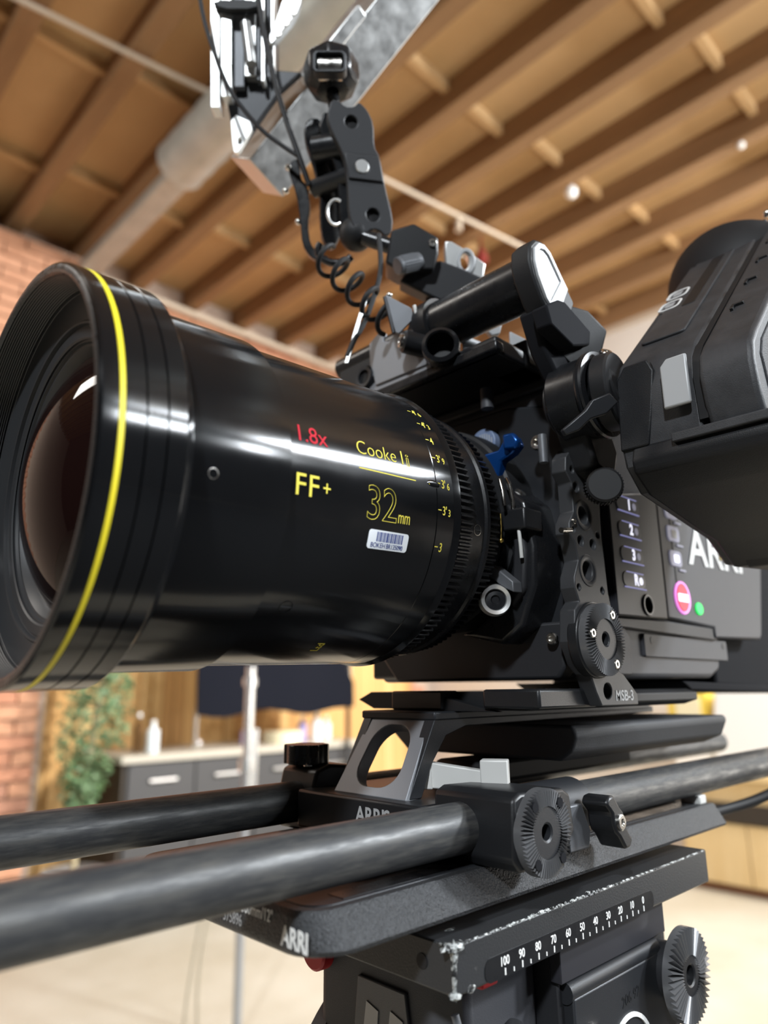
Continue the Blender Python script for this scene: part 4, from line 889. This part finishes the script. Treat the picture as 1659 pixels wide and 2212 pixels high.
# ================================================================ viewfinder
ev = thing('viewfinder', 'worn black electronic viewfinder with round eyecup, hanging right of the camera', 'viewfinder', (230, -140, 0))
bodyp = [(316, 217), (180, 87), (175.5, 79), (174, 70), (175, 46), (177, 38), (188, 28), (258, 17), (278, 6), (320, 9), (360, 90)]
part('main_body', G().prism(bodyp, FS, 108, 144), 'evf', ev, bev=1.4)
nearp = [(314, 214), (177, 82.5), (171.5, 76), (169.5, 67), (171.5, 55), (176, 44), (200, 38), (330, 60), (356, 150)]
part('near_cover', G().prism(nearp, FS, 146.5, 168), 'evf', ev, bev=2.2, seg=3)
part('near_face', G().prism([(308, 200), (182, 80), (178, 72), (184, 52), (204, 44), (320, 66), (340, 140)], FS, 167.5, 168.8), 'evfg', ev, bev=.5, label='speckled grey side panel')
part('seam', G().prism([(312, 211), (179, 84.5), (174, 78), (172.3, 69), (174, 50), (340, 80)], FS, 143.5, 147), 'rubber', ev)
low = [(175, 46), (172.5, 39), (174, 34), (186, 26), (256, 14.5), (275, 4), (330, 8), (340, 60), (200, 50)]
part('lower_housing', G().prism(low, FS, 113, 172), 'evfd', ev, bev=1.6, seg=3)
part('worn_ledge', G().prism([(171.2, 46.5), (171.2, 42.5), (300, 56), (300, 60)], FS, 132, 172.6), 'evf', ev, bev=.6, label='scuffed pale ledge')
part('foot', G().prism([(262, 12), (276, 3), (330, 7), (330, 16)], FS, 120, 172.3), 'evfd', ev, bev=1)
# sloping top-face details (face line from (178,86) to (316,217))
ut = V(138, 0, 131).normalized(); nt_ = V(-131, 0, 138).normalized()
FT = Fr((178, -126, 86), ut, (0, -1, 0), nt_)      # u along slope, v toward viewer
part('label_panel', G().prism(rrect(22, 150, -13, 8, 2.5), FT, -.6, .7), 'evf', ev, bev=.4)
part('inner_panel', G().prism(rrect(62, 138, -3, 4, 1.2), FT, .5, .95), 'evfd', ev, bev=.2)
for u in (66, 83):
    b_ = part('function_button', G().prism(rrect(u, u+13, -17, -5.5, 3.6), FT, -.2, 1.0, [rrect(u+1.2, u+11.8, -15.8, -6.7, 2.6)]), 'white', ev, bev=.2)
    part('button_icon', G().prism(rrect(u+3.4, u+9.6, -13.6, -9, .8), FT, -.2, .9), 'silver', b_)
part('sensor_window', G().prism([(-5, 5), (14, 5), (17, 8), (17, 16.5), (-5, 16.5)], Fr((170.6, -126, 62), (0, 0, 1), (0, -1, 0), (-1, 0, .06)), -1, 1.0), 'silver', ev, bev=.8, label='pale translucent window')
part('front_cheek', G().prism([(108, 45), (121, 45), (124, 60), (126.5, 78), (124, 84), (113, 84), (109, 78)], Fr((175, 0, 0), (0, -1, 0), (0, 0, 1), (-1, 0, 0)), -3, 1.0), 'evfd', ev, bev=.8)
for u in (34, 68, 100, 132):
    part('vent_nub', G().prism([(0, 0), (6, 0), (6, 5), (4.6, 5), (4.6, 1.4), (0, 1.4)], Fr(V(177, -152, 82.5)+ut*u, ut, (0, -1, 0), nt_), -.3, 1.6), 'evfd', ev, bev=.2)
screw(ev, (190, -168.8, 71), (0, -1, 0), 2.2, .5, 'gun')
part('strap_pin', G().sphere((312, -145, 217), 2.2), 'steel', ev)
uc = ut
ecf = Fr(V(286, -122, 147), ut, (0, -1, 0), nt_)
part('eyepiece', G().cyl(ecf(-10, 0, 0), ecf(22, 0, 0), 24, 26, n=48), 'evfd', ev)
part('eyecup', G().lathe([(10, 20), (18, 30), (30, 38), (44, 41.5), (47, 41.8), (47.4, 40.6), (44, 39.5), (32, 36), (22, 27), (14, 18)], ecf, 64, True), 'rubber', ev, label='round soft rubber eyecup')
# ================================================================ articulated clamp arm above the handle
ca = thing('clamp_arm', 'black double ball-joint clamp with round holes and centre rivet', 'clamp', (140, 25, 208))
npl = [(-17.6, 37.5), (-12.5, 37.1), (-9.2, 34.1), (-4.1, 34.6), (-.7, 38.4), (4.4, 34.1), (8.2, 26.5), (8.6, 12.1), (12.0, 7.1), (15.4, -10.7), (20.4, -30.2), (19.6, -38.6), (15.4, -41.2), (11.1, -37.3), (5.2, -38.2), (1.4, -42.8), (-4.1, -37.8), (-6.6, -30.2), (-7.5, -12.4), (-9.2, 2.0), (-12.5, 9.6), (-17.6, 18.9), (-20.2, 27.4)]
def smooth(pts, it=2):
    for _ in range(it):
        o = []
        for i in range(len(pts)):
            a, b = pts[i], pts[(i+1) % len(pts)]; o += [(a[0]*.78+b[0]*.22, a[1]*.78+b[1]*.22), (a[0]*.22+b[0]*.78, a[1]*.22+b[1]*.78)]
        pts = o
    return pts
rv = (cR*.97+cF*.24).normalized(); nv = rv.cross(cU)   # plate turned slightly
cf1 = Fr((137.1, 23.2, 251.1), rv, cU, nv)
part('near_plate', G().prism(smooth(npl, 1), cf1, -2.5, 3.2, [circ(-5.6, 25.5, 3.9, 24), circ(.9, -1., 4.4, 24), circ(7.8, -29, 4.1, 24)]), 'gun2', ca, bev=.6)
part('raised_step', G().prism([(-9.8, 6.2), (11.4, 6.2), (14.2, -8.8), (-7.2, -8.8)], cf1, 2.6, 4.4, [circ(.9, -1., 4.5, 24)]), 'gun2', ca, bev=.5)
for v in (6.4, -9.2): part('crease', G().box(-9.5, 9.5, v-.6, v+.6, 3.0, 3.35, Fr(cf1.o+cf1.ex*(2.2-v*.2), cf1.ex, cf1.ey, cf1.ez)), 'blackm', ca)
for (a, b) in ((-5.6, 25.5), (7.8, -29)): part('hole_core', G().cyl(cf1(a, b, -3), cf1(a, b, .6), 4.2, n=24), 'rubber', ca)
part('rivet', G().lathe([(0, 0), (2.2, 0), (3.0, 2.8), (2.6, 4.2), (0, 4.3)], Fr(cf1(.9, -1, 0), nv, rv, cU), 28), 'steel', ca) if False else part('rivet', G().cyl(cf1(.9, -1, -2), cf1(.9, -1, 4.9), 4.2, n=32, ch=.5), 'aluw', ca)
part('clamp_core', G().prism(smooth([(a*.96, b*.94) for a, b in npl], 1), Fr(cf1.o-rv*5+cF*4, rv, cU, nv), -16, -3), 'blacks', ca, bev=1.)
part('far_plate', G().prism(smooth([(-15.0, 29.3), (-10.6, 34.5), (-3.5, 36.3), (0, 29.3), (5.3, 18.7), (11.5, 9.9), (14.1, -5.1), (14.1, -23.6), (10.6, -36.0), (5.3, -43.9), (-1.8, -39.5), (-3.5, -27.1), (-3.5, -9.5), (-8.8, 8.1), (-14.1, 18.7)], 1), Fr((132.9, 51.2, 256.6), (cR*.8+cF*.6), cU, rv.cross(cU)), -3, 3), 'blacks', ca, bev=.8)
part('side_lever', G().prism(smooth([(-9.9, 34.0), (-4.5, 35.8), (-3.6, 22.4), (.8, 18.8), (2.6, 4.5), (.8, -6.3), (2.6, -18.8), (8.0, -25.1), (15.2, -26.9), (9.8, -29.5), (2.6, -27.7), (-2.7, -18.8), (-3.6, -4.5), (-6.3, 13.4), (-11.7, 28.6)], 1), Fr((132.1, 68.1, 239.2), cR, cU, -cF), -3, 3), 'blacks', ca, bev=.8)
for p in ((119.8, 74.5, 254.9), (129.4, 59.3, 251.3), (128.8, 72.5, 235.7), (117.1, 68.4, 267.5)): part('stud', G().sphere(p, 2.1), 'steel', ca)
part('pivot', G().cyl((128, 56, 250), (139, 24, 250), 5.5, n=24), 'black', ca)
part('spring_core', G().cyl((120, 46, 268), (131, 30, 268), 8, n=28), 'blacks', ca)
part('lower_ball', G().sphere((146, 36, 216), 10.5), 'blackm', ca)
part('upper_ball', G().sphere((128, 33, 283), 9.0), 'blackm', ca)
part('retaining_clip', G().tube([V(132.5, 38.1, 221.1)+cR*math.cos(t)*5.2+cU*math.sin(t)*7.5-cF*10 for t in [math.radians(60+i*20) for i in range(13)]], .9, 10), 'aluw', ca)
part('hanging_loop', G().tube([V(140, 48, 208)+cR*math.cos(t)*11+cU*math.sin(t)*8 for t in [math.radians(150+i*15) for i in range(13)]], 2.4, 12), 'blacks', ca)
part('upper_stem', G().cyl((127.6, 32.3, 284), (123.4, 33, 303), 4.0, n=24), 'blacks', ca)
bl = part('ball_knob', G().lathe([(-13, 4), (-12.5, 10), (-8, 16), (-3, 17.4), (7, 17.6), (9, 16), (9, 0)], Fr((121., 30.9, 314.5), (-.05, .05, 1), (1, 0, .05), (0, 1, -.05)), 8), 'blacks', ca, bev=1.2)
part('ball_window', G().prism(rrect(-10, 10, -6, 7, 3), Fr(V(119.5, 29, 308), cR, cU, -cF), 10, 17.6, [rrect(-8, 8, -4.4, 5.4, 2)]), 'gun', ca, bev=.6)
part('window_core', G().cyl(V(119.5, 29, 308.5)-cF*10-cR*7, V(119.5, 29, 308.5)-cF*10+cR*7, 6.4, n=28), 'steel', ca)
part('lower_stem', G().cyl((147, 30, 211), (162, 13, 201), 4.6, n=24), 'blacks', ca)

# ================================================================ accessory socket block behind the bracket tube
ab = thing('accessory_block', 'black accessory block with bright drilled bracket, between clamp and bracket tube', 'bracket', (175, 0, 170))
FV = lambda o: Fr(o, cR, cU, -cF)
part('block', G().prism([(-13.6, 11.6), (-.3, 15.7), (14.1, 7.4), (14.4, -2.3), (11.4, -12.0), (-8.9, -12.6), (-17.2, -7.8)], FV((166.1, 6.6, 197.7)), -22, 6), 'black', ab, bev=1.5)
part('bright_bracket', G().prism([(-12.4, 13.0), (-8.1, 12.8), (-.3, 8.2), (3.1, 6.0), (12.4, -.8), (10.7, -12.1), (7.4, -13.8), (-1.1, -10.4), (-11.8, -3.0)], FV((193.9, -9.6, 195.4)), -8, 2, [circ(-1, .6, 3.4, 20, 5.2)]), 'aluw', ab, bev=.8)
part('bracket_ring', G().prism(circ(0, 1.2, 5.6, 28, 8.0), FV((194.2, -9.9, 194.6)), 1, 3.2, [circ(0, 1.2, 3.4, 24, 5.4)]), 'silver', ab, bev=.5)
part('dark_base', G().prism([(-26.9, -.6), (-21.2, 5.6), (-2.2, 12.3), (11.9, 7.0), (28.7, -.6), (11.9, -11.2), (-2.2, -12.6)], FV((185.0, .4, 183.3)), -14, 4), 'bodyd', ab, bev=1.5)
part('support_post', G().cyl((186, 14, 118), (186, 8, 178), 6, n=28), 'blackm', ab)
kk = part('knurled_screw', G().cyl((153.5, 8.5, 184), (167, 3, 191), 5.2, n=30, ch=.6), 'grey', ab)
for i in range(22):
    a = 2*math.pi*i/22; o_, d_, aa, bb = frame_axis((153.5, 8.5, 184), (167, 3, 191))
    part('knurl', G().tube([o_+d_*3+(aa*math.cos(a)+bb*math.sin(a))*5.2, o_+d_*13+(aa*math.cos(a)+bb*math.sin(a))*5.2], .35, 6), 'grey', kk)
screw(ab, V(173, -2, 201)-cF*6, -cF, 2.4, .8)

# ================================================================ overhead aluminium arm and ribbed device
oa = thing('aluminium_beam', 'square brushed aluminium beam crossing diagonally at the top', 'beam', (140, 74, 300))
e1 = (cR*.621+cU*.784).normalized(); e2 = (cR*.784-cU*.621).normalized()
th_ = math.radians(42); nA = (-cF*math.cos(th_)+e2*math.sin(th_)).normalized(); nB = (-cF*math.sin(th_)-e2*math.cos(th_)).normalized()
fbm = Fr(V(139, 74, 347), e1, nA, nB)
part('beam', G().box(-66, 180, -34, 2, -30, 4, fbm), 'alu', oa, bev=.8)
part('end_tab', G().prism(smooth([(-6.1, 16.3), (10.3, 9.2), (1.1, -7.5), (-1.4, -10.7), (-4.4, -9.5)], 1), Fr((101.7, 102.8, 302.2), cR, cU, -cF), -2, 2, [circ(.2, -2.6, 1.3, 14, 2.4)]), 'aluw', oa, bev=.4)
part('shade_plate', G().prism([(-19.3, -.8), (-4.2, 20.6), (5.5, 22.5), (30.4, 20.6), (15.6, 7.4), (.5, -14.0), (-12.7, -33.8), (-15.8, -22.5)], Fr((110.0, 96.6, 329.8), cR, cU, -cF), -2, 4), 'gun', oa, bev=.8)  # dark plate standing for the shade on the beam's upper-left face
part('clamp_plate', G().box(-2, 60, -4, 5, 3, 12, fbm), 'alu', oa, bev=1)
rd = thing('ribbed_device', 'bright ribbed aluminium device hanging upright at the top edge', 'device', (100, 80, 320))
fo = Fr((98, 86, 352), cR, cU, -cF)
for i, (a0, a1, m, d) in enumerate(((-27, -21, 'aluw', 3), (-20, -13, 'aluw', 3.4), (-12.4, -5.5, 'grey', -1), (-5, 2.5, 'alu', 1), (3, 5.2, 'grey', 0), (6.2, 8.6, 'aluw', 2), (9.8, 11.6, 'grey', 0), (12.6, 15, 'aluw', 2))):
    lo = [-34, -27, -18, -12, -14, -16, -12, -8][i]
    part('rib', G().box(a0, a1, lo, 62, -10, d, fo), m, rd, bev=.5)
part('core', G().box(-26, 14, -12, 62, -26, -9, fo), 'grey', rd, bev=.6)
part('top_hood', G().prism(smooth([(-26, 34), (8, 34), (4, 27), (-20, 27)], 1), fo, 2, 8), 'blackm', rd, bev=1)
part('cable_boot', G().cyl(fo(-4, 22, 2), fo(0, -6, 4), 3.6, n=20), 'alu', rd)
ck = part('link_plate', G().prism(smooth([(14, 6), (20, 14), (30, 26), (34, 40), (22, 40), (16, 22), (10, 8)], 1), Fr((98, 86, 352), cR, cU, -cF), -2, 5), 'alu', rd, bev=.8)
for u, v in ((18, 13), (23, 20), (28, 27)): screw(rd, fo(u, v, 5), -cF, 2.2, 1.2)

# ================================================================ cables
o = part('thin_cable', G().tube(spl([(58.1, 89.6, 383.0), (62.9, 88.6, 360.1), (70.4, 84.8, 333.6), (80.7, 80.5, 309.2), (95.9, 70.9, 286.3), (107.2, 61.5, 273.5), (114.6, 54.3, 265.5)]), 1.35, 10), 'rubber', None); tag(o, 'thin black cable curving down left of the ribbed device', 'cable')
o = part('thin_cable', G().tube(spl([(87.6, 66.6, 387.5), (93.2, 67.0, 358.5), (100.5, 64.4, 325.3), (107.2, 59.9, 294.8), (114.4, 54.2, 266.3), (122.2, 53.0, 248.1)]), 1.7, 10), 'rubber', None); tag(o, 'straight black cable running down the middle of the ribbed device', 'cable')
o = part('thin_cable', G().tube(spl([(145.4, 15.4, 205), (145.2, 13.8, 181.4), (140.8, 14.8, 162.1), (134.7, 17.2, 143.2), (129.2, 18.8, 132), (126.5, 21.5, 122)]), 1.5, 10), 'rubber', None); tag(o, 'black cable dropping from the clamp to the top plate', 'cable')
o = part('metal_strap', G().prism([(-1.2, -24), (1.2, -24), (1.2, 22), (-1.2, 22)], Fr((130.6, 17.6, 141), cR, V(7.8, -6, 37).normalized(), -cF), -.6, .6), 'alu', None, bev=.3); tag(o, 'narrow bright metal strap beside the coiled cable', 'strap')
cp = []; A0 = V(122, 38, 191); A1 = V(143.5, 4, 142); ax = (A1-A0).normalized(); s1 = ax.cross(cF).normalized(); s2 = ax.cross(s1)
for i in range(116):
    t = i/115; a = t*2*math.pi*4.6; cp.append(A0+(A1-A0)*t+(s1*math.cos(a)*8.0+s2*math.sin(a)*8.0))
o = part('coiled_cable', G().tube(cp, 1.5, 10), 'rubber', None); tag(o, 'black coiled cable below the clamp, left of the bracket tube', 'cable')
o = part('rear_cable', G().tube(spl([(330, -46, -133), (372, -44, -134), (420, -60, -128), (470, -90, -108), (520, -120, -90)]), 3.2, 12), 'rubber', None); tag(o, 'black cable leaving the rear of the dovetail plate', 'cable')
